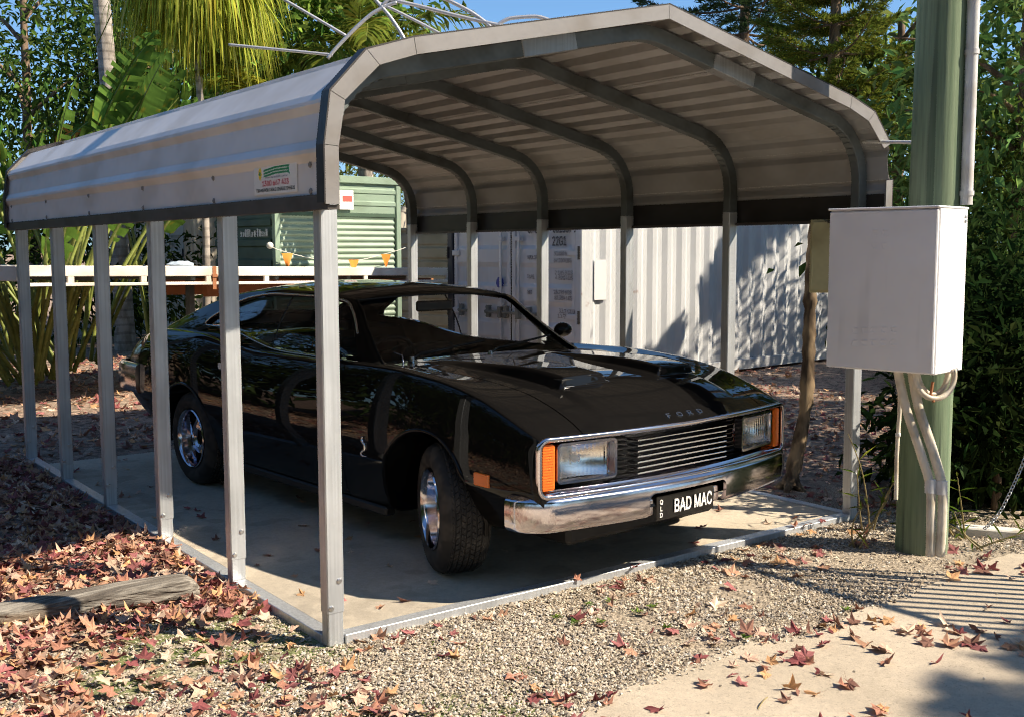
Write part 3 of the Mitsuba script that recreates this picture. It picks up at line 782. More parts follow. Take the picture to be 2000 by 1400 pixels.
for sg in (-1, 1):
    a, b = sorted((sg*.468, sg*.800))
    bez = man(prism(rrect(a, b, .566, .752, .022), XF-.045, XF+.004, 'x'))-man(prism(rrect(a+.012, b-.012, .578, .740, .014), XF-.2, XF+.1, 'x'))
    K = put('car__headlight', bez, 'm_chrome', 20)
    # reflector bowl
    u, w_ = np.meshgrid(np.linspace(-1, 1, 25), np.linspace(-1, 1, 17), indexing='ij')
    cy = (a+b)/2
    d = .075*(1-np.minimum(1, (u**2+w_**2*.8)*.62))
    Pg = np.stack([XF-.040-d, cy+u*(b-a-.024)/2, .659+w_*.081], -1)
    put(K+'__reflector', grid_mesh(Pg), 'm_silver', True)
    sp = trimesh.creation.icosphere(2, .022); sp.apply_translation((XF-.085, cy, .662)); put(K+'__bulb', sp, 'm_white', True)
    # fluted lens
    u = np.linspace(-1, 1, 61); w_ = np.linspace(-1, 1, 5)
    U, W_ = np.meshgrid(u, w_, indexing='ij')
    u = np.linspace(-1, 1, 121); U, W_ = np.meshgrid(u, np.linspace(-1, 1, 9), indexing='ij')
    fx = XF-.004+.010*(1-U**2)
    A_ = np.stack([fx, cy+U*(b-a-.026)/2, .659+W_*.080], -1); B_ = A_-np.stack([.004+.0016*np.abs(np.sin(U*22))+.0008*np.cos(W_*9), 0*U, 0*U], -1)
    n1, n2 = A_.shape[:2]
    VV = np.vstack([A_.reshape(-1, 3), B_.reshape(-1, 3)]); q0 = grid_mesh(A_).faces; q1 = grid_mesh(B_, flip=True).faces+n1*n2
    bd = [i*n2 for i in range(n1)]+[(n1-1)*n2+j for j in range(1, n2)]+[i*n2+n2-1 for i in range(n1-2, -1, -1)]+[j for j in range(n2-2, 0, -1)]
    bd = np.array(bd); bn = np.roll(bd, -1); o_ = n1*n2
    FF = np.vstack([q0, q1, np.stack([bd, bd+o_, bn+o_], 1), np.stack([bd, bn+o_, bn], 1)])
    tm_ = trimesh.Trimesh(VV, FF, process=False)
    if tm_.volume < 0: tm_ = trimesh.Trimesh(VV, FF[:, ::-1], process=False)
    put(K+'__lens', tm_, 'm_glass', 40)
    a, b = sorted((sg*.814, sg*.884))
    K = put('car__indicator', man(prism(rrect(a, b, .545, .752, .014), XF-.07, XF+.006, 'x')), 'm_amber', 20)
    put(K+'__ridge', cat([box(XF+.004, XF+.009, a+.006, b-.006, .553+.0125*q, .558+.0125*q) for q in range(16)]), 'm_amber')
    # side marker
    yy = sg*(float(CUR['ym'](1.98))+.001)
    put('car__side_marker', rbox(1.925, 2.055, *sorted((yy-sg*.02, yy+sg*.006)), .528, .590, .004), 'm_amber')
# bumper: one pressed blade that wraps round the corners
pth = []
for t in np.linspace(0, 1, 16): pth.append((2.20+.035*t, -.930+.005*t))
for t in np.linspace(0, 1, 12)[1:]:
    a = t*math.pi/2*.97; pth.append((2.235+.07*math.sin(a), -.925+.085*(1-math.cos(a))))
for y in np.linspace(-.82, .82, 40): pth.append((2.306+.018*(1-(y/.82)**2), y))
h = len(pth)
pth = pth[:27]+[(x, y) for x, y in pth[27:]]
right = [(x, -y) for x, y in pth[:27]][::-1]
pth = np.array(pth+right); pth[:, 1] += .02
pp = np.array([(0.0, .345), (.036, .350), (.056, .360), (.066, .380), (.069, .44), (.067, .490), (.058, .508), (.026, .522), (.010, .540), (-.030, .545), (-.036, .535), (-.004, .528), (.006, .512), (.034, .495), (.046, .47), (.050, .44), (.048, .40), (.038, .375), (.018, .362), (-.004, .358)])
t = np.arange(len(pp))
bm = sweep(pp, np.c_[pth, np.zeros(len(pth))])
cut = man(prism(rrect(-.31, .255, .20, .468, .035), 2.2, 2.6, 'x'))
cutk = man(prism(rrect(-.31, .255, .20, .468, .035).intersection(sbox(-2, .2, 2, .6)), 2.30, 2.6, 'x'))
put('car__front_bumper', bm-cut, 'm_chrome', 40)
put('car__bumper_recess', cat([tri(rbox(2.25, 2.265, -.33, .275, .345, .475, .004))]), 'm_black')
for y in (-.275, .215):
    put('car__plate_bracket', rbox(2.26, 2.355, y-.028, y+.028, .352, .440, .012, 2), 'm_chrome', 30)
def pcurve(y): return -.10*min(abs(y)/.9, 1.1)**2
K = put('car__number_plate', rbox(2.360, 2.365, -.240, .180, .326, .444, .002), 'm_black_gloss')
def front_text(txt, height, yc, zc, x, matn, key, bold=True, width=None):
    m = meshkit.text_mesh(txt, height, depth=.0025, bold=bold)
    b = m.bounds; v = m.vertices-(b[0]+b[1])/2; v[:, 0] *= (width/(b[1]-b[0])[0] if width else 1)
    # reading from the front: text +x -> car +y, text +y -> up, depth -> car +x
    w = np.c_[v[:, 2]+x, v[:, 0]+yc, v[:, 1]+zc]
    return put(key, trimesh.Trimesh(w, m.faces, process=False), matn)
front_text('BAD MAC', .062, .022, .385, 2.3665, 'm_white', K+'__lettering', width=.285)
for q, ch in enumerate('QLD'):
    front_text(ch, .022, -.212, .414-.031*q, 2.3665, 'm_white', K+'__state_letter')
# letters on the bonnet lip
for q, ch in enumerate('FORD'):
    m = meshkit.text_mesh(ch, .030, depth=.005, bold=True); b = m.bounds; v = m.vertices-(b[0]+b[1])/2; v[:, 0] *= 1.35
    X = 2.318; y = -.115+q*.077
    z = float(CUR['zc'](X)); sl = (float(CUR['zc'](X+.01))-float(CUR['zc'](X-.01)))/.02
    d = np.array([1, 0, sl]); d /= np.linalg.norm(d); n_ = np.array([-d[2], 0, d[0]])
    w = np.array([X, y, z+.003])+v[:, :1]*np.array([0, 1, 0])-v[:, 1:2]*d+v[:, 2:]*n_
    put('car__bonnet_letter', trimesh.Trimesh(w, m.faces, process=False), 'm_chrome_soft')
# snake shaped emblem on the front wing
yb_ = -(float(CUR['ym'](.93))+.004)
sn = [(.958, .532), (.925, .530), (.905, .540), (.925, .556), (.945, .570), (.942, .592), (.925, .606), (.918, .620), (.928, .632)]
sn = np.array(sn); tt = np.linspace(0, len(sn)-1, 40); sn = np.c_[PchipInterpolator(np.arange(len(sn)), sn[:, 0])(tt), PchipInterpolator(np.arange(len(sn)), sn[:, 1])(tt)]
put('car__emblem', tube([(x, yb_, z) for x, z in sn], np.interp(np.linspace(0, 1, 40), [0, .3, .65, .8, 1], [.003, .006, .008, .010, .005]), 8), 'm_chrome_soft', True)
# small badge on the rear wing, tail bumper, tail lights
put('car__badge', rbox(-.745, -.700, -.962, -.955, .86, .90, .002), 'm_white')
rb = [(-2.06, -.962), (-2.25, -.958), (-2.42, -.945), (-2.52, -.90), (-2.565, -.82)]+[(-2.575-.03*(1-(y/.8)**2), y) for y in np.linspace(-.74, .74, 20)]+[(-2.565, .82), (-2.52, .90), (-2.42, .945), (-2.25, .958), (-2.06, .962)]
rp = [(.04, .575), (0, .575), (-.012, .60), (-.016, .66), (-.016, .72), (-.008, .775), (.01, .79), (.04, .79)]
put('car__rear_bumper', sweep(np.array(rp), np.c_[np.array(rb), np.zeros(len(rb))]), 'm_chrome', 40, warp=False)
for sg in (-1, 1):
    put('car__tail_light', rbox(-2.45, -2.40, *sorted((sg*.45, sg*.80)), .72, .84, .01), mat('m_red', pr(rgb(.35, .01, .01), .2)) or 'm_red')
put('car__underbody', cat([tri(rbox(-2.2, 2.1, -.55, .55, .20, .30, .02))]), 'm_black')
for sg in (-1, 1):
    put('car__sill', rbox(-.85, 1.0, *sorted((sg*.80, sg*.868)), .20, .25, .01), 'm_black')
# ------------------------------------------------------------------ yard: pole, boxes, containers, shed, trailer, hoops
RV, HV = np.array([math.cos(YAW), -math.sin(YAW), 0]), np.array([math.sin(YAW), math.cos(YAW), 0])
WD = np.array([.9961, .0880, 0]); DD = np.array([-.0880, .9961, 0])       # the two directions the containers and the shed stand in
def frame_at(P, ex=WD):
    M = np.eye(4); ex = np.asarray(ex, float)/np.linalg.norm(ex); M[:3, 0] = ex; M[:3, 1] = np.cross([0, 0, 1], ex); M[:3, 3] = P; return M

# ---- timber power pole
def f_pole(p, n, uv):
    a = noise(p.x*60, p.y*60, p.z*1.5); b = fbm(p.x*7, p.y*7, p.z*2.0, 4); c = noise(p.x*200, p.y*200, p.z*6)
    col = mix((0.12, 0.175, 0.11), (0.19, 0.245, 0.16), a)
    col = mix(col, (0.17, 0.19, 0.14), smoothstep(0.5, 0.72, b)*0.35)
    col = mix(col, (0.06, 0.085, 0.06), smoothstep(.70, .80, noise(p.x*38, p.y*38, p.z*.5+4))*.7)
    return col*(0.85+0.3*c)
scene['m_pole'] = {'type': 'bumpmap', 'arbitrary': proc(lambda p, n, uv: noise(p.x*70, p.y*70, p.z*.9)+.8*smoothstep(.70, .78, noise(p.x*38, p.y*38, p.z*.5+4))+.2*noise(p.x*250, p.y*250, p.z*8), 2e-3), 'scale': .002, 'bsdf': {'type': 'twosided', 'bsdf': pr(proc(f_pole), 0.85, spec=0.2)}}
PB = on_ground(1799, 1067)
zz = np.linspace(GZ-.2, 9.0, 60)
a = np.arange(40)*2*math.pi/40
PPt = []
for z in zz:
    r = .135-.0042*z
    rr = r*(1+.012*np.sin(3*a+z*.7)+.010*(meshkit.noise(np.c_[np.cos(a)*2, np.sin(a)*2, 0*a+z*.6])-.5)*2)
    PPt.append(np.c_[PB[0]+.010*z*.6+rr*np.cos(a), PB[1]+rr*np.sin(a), 0*a+z])
PK = thing('power_pole', 'green treated round timber pole standing at the front right corner of the carport', 'pole')
add(PK+'__shaft', loft(np.array(PPt)), 'm_pole', 40)
mat('m_pvc', pr(dirt((0.62, 0.62, 0.63), .12, 8), 0.35))
mat('m_pvc_cream', pr(dirt((0.66, 0.60, 0.50), .2, 10), 0.4))
def f_box(p, n, uv):
    a = fbm(p.x*5, p.y*5, p.z*5, 3); st = smoothstep(.60, .80, noise(p.x*42+p.y*17, p.y*42, p.z*1.1))*smoothstep(.35, .7, fbm(p.x*3, p.y*3, p.z*3+8, 3))
    return mix((0.76, 0.76, 0.79), (0.68, 0.67, 0.68), smoothstep(.4, .8, a)*.5)*(1-.16*st)
mat('m_grey_paint', pr(proc(f_box), 0.35))
def pole_pt(ang, z, extra=0.0):
    r = .135-.0042*z+extra
    return np.array([PB[0]+.006*z+r*math.cos(ang), PB[1]+r*math.sin(ang), z])
view = math.atan2(EYE[1]-PB[1], EYE[0]-PB[0])
angR = view+1.30
add(PK+'__conduit', tube([pole_pt(angR, z, .034) for z in np.linspace(1.84, 8.5, 14)], .031, 14), 'm_pvc', True)
for z in (2.62, 3.3, 1.90):
    q = pole_pt(angR, z, .034)
    add(PK+'__conduit_clip', tube([q-(0, 0, .012), q+(0, 0, .012)], .036, 14), 'm_pvc', 40)
# ---- white meter box on the front of the pole
def face_pt(u, v, D): return at_depth(u, v, D)
C_ = at_depth(1836, 404, 5.16); 
cbx = np.array([C_[0], C_[1]])
fdir = (-.37*RV+.36*HV)[:2]; fdir /= np.linalg.norm(fdir)        # along the front face, to the left and back
sdir = np.array([-fdir[1], fdir[0]])
if sdir@RV[:2] < 0: sdir = -sdir
BW, BD_, BZ0, BZ1 = .565, .335, None, None
BZ1 = C_[2]
BZ0 = at_depth(1821, 745, 4.99)[2]
MBOX = np.eye(4); MBOX[:2, 0] = -fdir; MBOX[:2, 1] = sdir; MBOX[:3, 3] = [C_[0]+fdir[0]*BW, C_[1]+fdir[1]*BW, BZ0]
if np.linalg.det(MBOX[:3, :3]) < 0: raise ValueError('box')
Hh = BZ1-BZ0
MK = thing('meter_box', 'white steel meter box with stamped square vents fixed to the green pole', 'meter box')
add(MK+'__case', xf(rbox(0, BW, .010, BD_, 0, Hh-.004, .004), MBOX), 'm_grey_paint')
add(MK+'__door', xf(rbox(.003, BW-.004, -.010, .0085, .004, Hh-.012, .005), MBOX), 'm_grey_paint')
add(MK+'__lid', xf(rbox(-.004, BW+.004, -.016, BD_+.004, Hh-.006, Hh+.006, .004), MBOX), 'm_grey_paint')
def vent(x, z):
    """a stamped knock-out: a shallow U shaped bead"""
    s_ = .030
    pts = [(x, -.0105, z+s_), (x, -.0105, z), (x+s_, -.0105, z)]
    return add(MK+'__vent', xf(cat([tri(rbox(x, x+s_, -.0145, -.0098, z+s_*.9, z+s_, .001)), tri(rbox(x, x+.004, -.0140, -.0098, z+.004, z+s_*.88, .001)), tri(rbox(x+.006, x+s_, -.0136, -.0098, z, z+.004, .001))]), MBOX), 'm_grey_paint')
for r in range(2):
    for c in range(5): vent(.145+c*.050, .115+.062*(1-r)+.004*c)
    for c in range(2): vent(.235+c*.052, Hh-.135-.065*r)
add(MK+'__bracket', xf(cat([box(.06, BW-.06, BD_, BD_+.03, Hh-.16, Hh-.12), box(.06, BW-.06, BD_, BD_+.03, .10, .14)]), MBOX), 'm_galv_dark')
for z in (Hh-.03, Hh-.05): add(MK+'__rivet', xf(bolts([(BW, BD_-.03, z-.01)], (1, 0, 0)), MBOX), 'm_galv')
# ---- cream box further back beside the post
mat('m_cream', pr(dirt((0.50, 0.46, 0.26), .15, 6), 0.45))
Q = at_depth(1580, 572, 6.75); M2 = frame_at([Q[0], Q[1], Q[2]], RV*.92-HV*.25)
hq = at_depth(1580, 430, 6.75)[2]-Q[2]
KB = thing('fuse_box', 'cream steel fuse box behind the white meter box', 'fuse box')
add(KB+'__case', xf(rbox(0, .40, .0, .14, 0, hq, .004), M2), 'm_cream'); add(KB+'__door', xf(rbox(.010, .392, -.014, -.001, .012, hq-.012, .004), M2), 'm_cream')
add(KB+'__hinge', xf(tube([(.012, -.016, .03), (.012, -.016, hq-.03)], .006, 8), M2), 'm_cream', True)
# ---- conduits under the meter box
def bz(pts, n=24):
    P = np.array(pts, float); t = np.linspace(0, len(P)-1, n)
    return np.stack([PchipInterpolator(np.arange(len(P)), P[:, k])(t) for k in range(3)], 1)
CK = thing('cable_conduit', 'cream plastic conduit running from under the white box to the ground, nearer the pole edge', 'conduit', None)
d1 = 5.42
add(CK+'__pipe', tube(bz([at_depth(1782, 722, d1), at_depth(1793, 790, d1), at_depth(1822, 880, d1-.02), at_depth(1840, 950, d1-.03), at_depth(1840, 1010, d1-.04), at_depth(1836, 1085, d1-.03)]), .0235, 12), 'm_pvc_cream', True)
add(CK+'__coupling', tube([at_depth(1839, 938, d1-.03), at_depth(1839, 965, d1-.03)], .028, 12), 'm_pvc', 40)
CK = thing('cable_conduit', 'cream plastic conduit beside the pole centre, bending down from under the white box', 'conduit', None)
add(CK+'__pipe', tube(bz([at_depth(1752, 712, d1), at_depth(1768, 790, d1), at_depth(1797, 880, d1-.01), at_depth(1817, 950, d1-.02), at_depth(1818, 1010, d1-.03), at_depth(1817, 1085, d1-.02)]), .0225, 12), 'm_pvc_cream', True)
add(CK+'__coupling', tube([at_depth(1817, 935, d1-.02), at_depth(1817, 962, d1-.02)], .027, 12), 'm_pvc', 40)
CK = thing('thin_conduit', 'thin white conduit clipped down the shaded side of the green pole', 'conduit')
add(CK+'__pipe', tube(bz([at_depth(1760, 728, 5.6), at_depth(1757, 800, 5.62), at_depth(1752, 880, 5.62), at_depth(1750, 975, 5.62)]), .0105, 10), 'm_pvc_cream', True)
add(CK+'__clip', tube([at_depth(1754, 845, 5.615), at_depth(1754, 852, 5.615)], .014, 10), 'm_pvc', True)
LK = thing('cable_coil', 'loose loops of cream cable hanging below the white meter box', 'cable')
for cu, cv, ru, rv, D in ((1826, 732, 38, 46, 5.36), (1822, 722, 30, 48, 5.40)):
    th = np.linspace(-.25, math.pi+.25, 26)
    add(LK+'__loop', tube([at_depth(cu+ru*math.cos(t), cv+rv*math.sin(t), D+.02*math.cos(t)) for t in th], .014, 10), 'm_pvc_cream', True)
add(LK+'__tie', tube([at_depth(1822, 745, 5.37), at_depth(1818, 770, 5.36), at_depth(1824, 785, 5.35)], .008, 6), mat('m_rust', pr(rgb(.30, .12, .05), .8)) or 'm_rust', True)

# ---- shipping containers
def f_cont(base):
    def f(p, n, uv):
        a = fbm(p.x*1.6, p.y*1.6, p.z*1.6, 4); b = noise(p.x*30, p.y*30, p.z*3.0)
        rust = smoothstep(0.78, 0.84, fbm(p.x*4.5, p.y*4.5, p.z*4.5+3, 4))
        c = mi.Color3f(base)*(1-0.14*0.5*smoothstep(.4, .8, a)-0.06*(b-.5))
        return mix(c, (0.25, 0.13, 0.08), rust*0.55)
    return proc(f)
mat('m_cont', pr(f_cont((0.46, 0.475, 0.49)), 0.5)); mat('m_cont_dark', pr(f_cont((0.42, 0.38, 0.31)), 0.55))
mat('m_navy', pr(rgb(.02, .024, .035), .5))
def corrugated(L, H, pitch=.278, depth=.036):
    """vertical trapezoid corrugation in the xz plane, crests at y = 0, valleys at y = depth"""
    xs, ys = [0.0], [0.0]
    x = .0
    while x+pitch < L:
        for dx, y in ((.072, 0), (.140, depth), (.210, depth), (.278, 0)): xs.append(x+dx); ys.append(y)
        x += pitch
    xs.append(L); ys.append(0.0)
    a = np.array(xs); b = np.array(ys)
    return grid_mesh(np.stack([np.stack([a, b, 0*a], -1), np.stack([a, b, 0*a+H], -1)], 0), flip=True)
def container(P, label, m, L=6.06, Wd=2.44, H=2.59, text=True):
    K = thing('shipping_container', label, 'shipping container')
    M = frame_at(P)
    A = lambda key, me, mm, sm=False: add(K+'__'+key, xf(me, M), mm, sm)
    A('side_panel', xf(corrugated(L-.30, H-.27), trimesh.transformations.translation_matrix((.15, .015, .16))), m)
    A('back_wall', box(.05, L, Wd-.04, Wd, .16, H-.1), m); A('end_wall', box(L-.05, L, .05, Wd-.05, .16, H-.1), m)
    A('roof', box(.02, L-.02, .02, Wd-.02, H-.05, H-.02), m)
    A('top_rail', rbox(.16, L-.16, 0, .06, H-.12, H-.003, .004), m); A('bottom_rail', rbox(.16, L-.16, 0, .06, 0.02, .155, .004), m)
    for x0 in (0, L-.16):
        A('corner_post', rbox(x0, x0+.16, -.004, .10, 0.12, H-.12, .01), m)
        for z0 in (0, H-.118): A('corner_casting', rbox(x0-.002, x0+.165, -.006, .165, z0, z0+.118, .012), m)
    A('corner_post', rbox(0, .16, Wd-.10, Wd+.004, .12, H-.12, .01), 'm_navy')  # far door-end post: its shade is painted in as dark navy
    A('header', rbox(0.0, .06, .10, Wd-.10, H-.12, H-.003, .004), m); A('threshold', rbox(0.0, .06, .10, Wd-.10, .02, .14, .004), m)
    # two doors in the x = 0 end, recessed bands, locking bars, hinges
    for y0, y1 in ((.115, Wd/2-.012), (Wd/2+.012, Wd-.115)):
        bands = []
        prof = [(.03, .15)]
        nb = 5; z = .15; step = (H-.30)/nb
        for q in range(nb):
            z0 = .15+q*step
            prof += [(.03, z0+.10), (.055, z0+.15), (.055, z0+step-.12), (.03, z0+step-.06)]
        prof += [(.03, H-.15)]
        g = np.array([[(x, y, z) for x, z in prof] for y in (y0+.06, y1-.06)])
        D = add(K+'__door', xf(cat([grid_mesh(g, flip=False), tri(rbox(.022, .07, y0, y0+.06, .145, H-.13, .004)), tri(rbox(.022, .07, y1-.06, y1, .145, H-.13, .004)), box(.06, .066, y0+.05, y1-.05, .15, H-.15)]), M), m)
        add(D+'__gasket', xf(box(.028, .06, *( (y1+.001, y1+.011) if y0 < .5 else (y0-.011, y0-.001)), .15, H-.14), M), 'm_black')
        for yb in ((.63, 1.05) if y0 < .5 else (1.38, 1.91)):
            add(D+'__locking_bar', xf(tube([(-.006, yb, .06), (-.006, yb, H-.06)], .017, 10), M), 'm_galv', True)
            for zb in (.30, .95, 1.75, 2.3): add(D+'__bar_guide', xf(rbox(-.03, .026, yb-.04, yb+.04, zb-.03, zb+.03, .004), M), m)
            ang = .05
            add(D+'__handle', xf(cat([tri(rbox(-.045, -.025, yb-.03, yb+.28, .83, .87, .008)), tri(rbox(-.05, .02, yb-.03, yb+.03, .78, .92, .008)), tri(rbox(-.035, .02, yb+.20, yb+.26, .78, .93, .006))]), M), 'm_galv_dark')
        ye = y0 if y0 < .5 else y1
        for zb in (.30, .84, 1.58, 2.20):
            add(D+'__hinge', xf(rbox(.004, .024, *((ye-.07, ye+.12) if y0 < .5 else (ye-.12, ye+.07)), zb-.035, zb+.035, .006), M), m); add(D+'__hinge_pin', xf(tube([(-.012, ye-.09 if y0 < .5 else ye+.09, zb-.075), (-.012, ye-.09 if y0 < .5 else ye+.09, zb+.075)], .014, 8), M), 'm_black')
    return K, M
CT0 = EYE+RV*.79+HV*12.5; CT0[2] = 0.0
K1, M1 = container(CT0, 'light grey shipping container with marked doors, lit side behind the car', 'm_cont')
def door_text(txt, h, y, z, width=None, key='__marking', mt='m_navy', K=None, M=None, x=.018, bold=False):
    """lettering on a door seen from -x: reading along -y"""
    m = meshkit.text_mesh(txt, h, depth=.004, bold=bold); b = m.bounds; v = m.vertices-np.array([b[0][0], b[0][1], 0]); v = v.copy()
    if width: v[:, 0] *= width/(b[1]-b[0])[0]
    w = np.c_[x-v[:, 2], y-v[:, 0], z+v[:, 1]]
    return add(K+key, xf(trimesh.Trimesh(w, m.faces, process=False), M), mt)
def zpx(v, D): return at_depth(1000, v, D)[2]
DK = K1+'__door'
def dpx(u):
    """distance along the door end from the lit corner for a photo column"""
    k = (u-1000)/F_PX; return (.79-k*12.5)/(k*.743+.669)
def dz(u, v):
    d = dpx(u); return at_depth(u, v, 12.5+.743*d)[2]
mat('m_mark', pr(rgb(.17, .16, .17), .5)); mat('m_paper', pr(rgb(.58, .58, .58), .5))
rows = [('001887 1', 1078, 456, .105), ('22G1', 1077, 481, .105), ('30.480 KGS', 1080, 500, .050), ('67.200 LBS', 1080, 513, .050), ('2.185 KGS', 1082, 537, .050), ('4.820 LBS', 1083, 547, .050),
        ('28.295 KGS', 1080, 575, .050), ('62.380 LBS', 1081, 586, .050), ('33.2 CU.M', 1090, 612, .050), ('1.172 CU.FT', 1088, 622, .050)]
for t_, u, v, h in rows:
    y = dpx(u); wpx = {'001887 1': 46, '22G1': 27}.get(t_, 34)
    wid = dpx(u)-dpx(u+wpx)
    door_text(t_, h, y, dz(u, v), width=wid, K=DK, M=M1, bold=(h > .1), mt='m_navy' if h > .1 else 'm_mark')
for t_, u, v, h, wpx in (('GPC', 1029, 457, .105, 20), ('MAX.GR.', 1029, 507, .05, 20), ('TARE', 1028, 545, .05, 14), ('NET', 1029, 575, .05, 9)):
    door_text(t_, h, dpx(u), dz(u, v), width=dpx(u)-dpx(u+wpx), K=DK, M=M1, bold=(h > .1), mt='m_navy' if h > .1 else 'm_mark')
mat('m_blue', pr(rgb(.03, .05, .25), .4))
yb_ = dpx(975); add(K1+'__door_001__badge', xf(xf(m3.Manifold.cylinder(.004, .07, .07, 24), rot([0, 1, 0], math.pi/2)), M1@trimesh.transformations.translation_matrix((.014, yb_, dz(975, 552)))), 'm_blue', 30)
# data sheet on the lit side
add(K1+'__notice', xf(box(.22, .42, -.002, .002, zpx(585, 12.9), zpx(508, 12.9)), M1), 'm_paper')
CT1 = EYE+RV*(-6.28)+HV*21.0; CT1[2] = 0.0
container(CT1, 'brownish shipping container with doors in shade, behind the flat tray', 'm_cont_dark')

# ---- green garden shed with a roller door
mat('m_green', pr(dirt((0.24, 0.33, 0.25), .12, 3, (.9, .9, .85)), 0.5)); mat('m_green_shade', pr(dirt((0.055, 0.10, 0.065), .15, 3), 0.5))  # second green is a darkened copy, painting in the shade of the shed side
SHP = EYE+RV*(-3.45)+HV*16.0; SHP[2] = 0.0
SW_, SD_, SH_ = 2.27, 1.75, 2.74
MS = frame_at(SHP)
SK = thing('garden_shed', 'green sheet metal shed with a ribbed roller door behind the flat tray', 'shed')
def cladding(L, H, step=.19, d=.016):
    z = [0.0]; y = [0.0]
    while z[-1]+step < H:
        b = z[-1]; z += [b+step*.55, b+step*.62, b+step*.9, b+step]; y += [0, -d, -d, 0]
    z.append(H); y.append(0)
    z, y = np.array(z), np.array(y)
    return grid_mesh(np.stack([np.stack([0*z, y, z], -1), np.stack([0*z+L, y, z], -1)], 0), flip=True), None
cl, _ = cladding(SW_-.12, .55)
cl = cat([cl])
add(SK+'__gable_cladding', xf(xf(cl, trimesh.transformations.translation_matrix((.06, .03, 2.19))), MS), 'm_green')
for x0 in (0, SW_-.085): add(SK+'__corner_post', xf(rbox(x0, x0+.085, 0, .09, 0, SH_-.002, .006), MS), 'm_green')
add(SK+'__top_flashing', xf(rbox(-.02, SW_+.02, -.02, .10, SH_-.10, SH_+.01, .006), MS), 'm_green')
add(SK+'__door_header', xf(rbox(.086, SW_-.086, .02, .09, 2.13, 2.188, .004), MS), 'm_green_shade')
zc_ = 0.05; q = 0
while zc_ < 2.10:
    t = np.linspace(0, 1, 7)
    z = zc_+t*.087; y = .052-.020*np.sin(math.pi*np.clip(t*1.25, 0, 1))
    g = np.stack([np.stack([0*z+.10, y, z], -1), np.stack([0*z+SW_-.10, y, z], -1)], 0)
    add(SK+'__roller_slat', xf(grid_mesh(g, flip=True), MS), 'm_green', True)
    zc_ += .089
lc, _ = cladding(SD_, SH_-.1, .30, .03)
add(SK+'__side_cladding', xf(xf(lc, trimesh.transformations.translation_matrix((0, 0, 0))@RZ(-math.pi/2)@trimesh.transformations.translation_matrix((-SD_-.09, .01, 0))), MS), 'm_green_shade')
add(SK+'__back_wall', xf(box(.02, SW_-.02, SD_, SD_+.03, 0, SH_-.1), MS), 'm_green_shade'); add(SK+'__side_wall', xf(box(SW_-.03, SW_, .09, SD_, 0, SH_-.1), MS), 'm_green_shade')
add(SK+'__roof', xf(box(-.01, SW_+.01, .10, SD_+.05, SH_-.09, SH_-.06), MS), 'm_green')
# faint white lettering on the dark side: too blurred to read in the photograph
rng = np.random.default_rng(5)
zl = at_depth(500, 457, 16.6)[2]
marks = []
y = .18
while y < 1.0:
    w = rng.uniform(.02, .05); h = rng.uniform(.07, .12)
    marks.append(box(-.025, -.021, y, y+w, zl-.05, zl-.05+h)); y += w+rng.uniform(.02, .05)
k = add(SK+'__faded_lettering', xf(cat(marks), MS), 'm_white'); lab(k, kind='stuff')
SGN = thing('warning_sign', 'small white sign with a red mark on the green shed front', 'sign')
sx = 1.28
add(SGN+'__board', xf(rbox(1.10, 1.36, -.022, -.016, at_depth(675, 411, 16.9)[2], at_depth(675, 374, 16.9)[2], .002), MS), 'm_white')
mat('m_redsign', pr(rgb(.55, .12, .10), .4))
add(SGN+'__mark', xf(box(1.16, 1.33, -.0245, -.0225, at_depth(675, 396, 16.9)[2], at_depth(675, 385, 16.9)[2]), MS), 'm_redsign')

# ---- flat tray of a trailer
mat('m_tray', pr(dirt((0.74, 0.69, 0.62), .15, 3, (.85, .72, .6)), 0.5))
TA, TB_ = at_depth(37, 519, 10.2), at_depth(905, 524, 15.6)
TL = np.linalg.norm((TB_-TA)[:2]); tdir = (TB_-TA)/np.linalg.norm(TB_-TA)
MT = np.eye(4); MT[:3, 0] = tdir; MT[:3, 1] = np.cross([0, 0, 1], tdir)/np.linalg.norm(np.cross([0, 0, 1], tdir)[:3]); MT[:3, 2] = np.cross(MT[:3, 0], MT[:3, 1]); MT[:3, 3] = TA
LT = np.linalg.norm(TB_-TA)
TK = thing('flat_trailer', 'long flat trailer tray with a white side rail behind the car', 'trailer')
AT = lambda key, me, mm='m_tray', sm=False: add(TK+'__'+key, xf(me, MT), mm, sm)
AT('side_rail', rbox(0, LT, 0, .05, -.105, 0, .006)); AT('lower_rail', rbox(.0, LT, .0, .04, -.20, -.165, .005))
AT('end_rail', rbox(-.004, .05, .052, 2.1, -.15, -.002, .006)); AT('side_rail', rbox(0, LT, 2.05, 2.1, -.105, 0, .006))
for x in np.arange(.5, LT, .83): AT('upright', rbox(x, x+.07, .004, .036, -.166, -.104, .004))
nbd = 14
for q in range(nbd): AT('deck_board', rbox(.052, LT-.01, .055+q*.142, .055+q*.142+.136, -.052, -.012, .004), 'm_tray')
for x in np.arange(.8, LT, 1.2): AT('cross_member', rbox(x, x+.06, .06, 2.04, -.15, -.055, .004), 'm_galv_dark')
for y in (.55, 1.45): AT('chassis_beam', rbox(2.6, LT, y, y+.08, -.35, -.151, .005), 'm_rust')
for x in (LT-2.6, LT-1.6):
    for y in (.12, 1.72):
        Mw = MT@trimesh.transformations.translation_matrix((x, y+.12, -TA[2]+.36))
        k = add(TK+'__wheel', xf(lathe_y([(.20, -.11), (.30, -.12), (.36, -.09), (.37, 0), (.36, .09), (.30, .12), (.20, .11), (.18, 0), (.20, -.11)], 36), Mw), 'm_tyre', 40)
        add(k+'__hub', xf(lathe_y([(.01, -.06), (.19, -.08), (.20, .05)], 24), Mw), 'm_tray', 40)
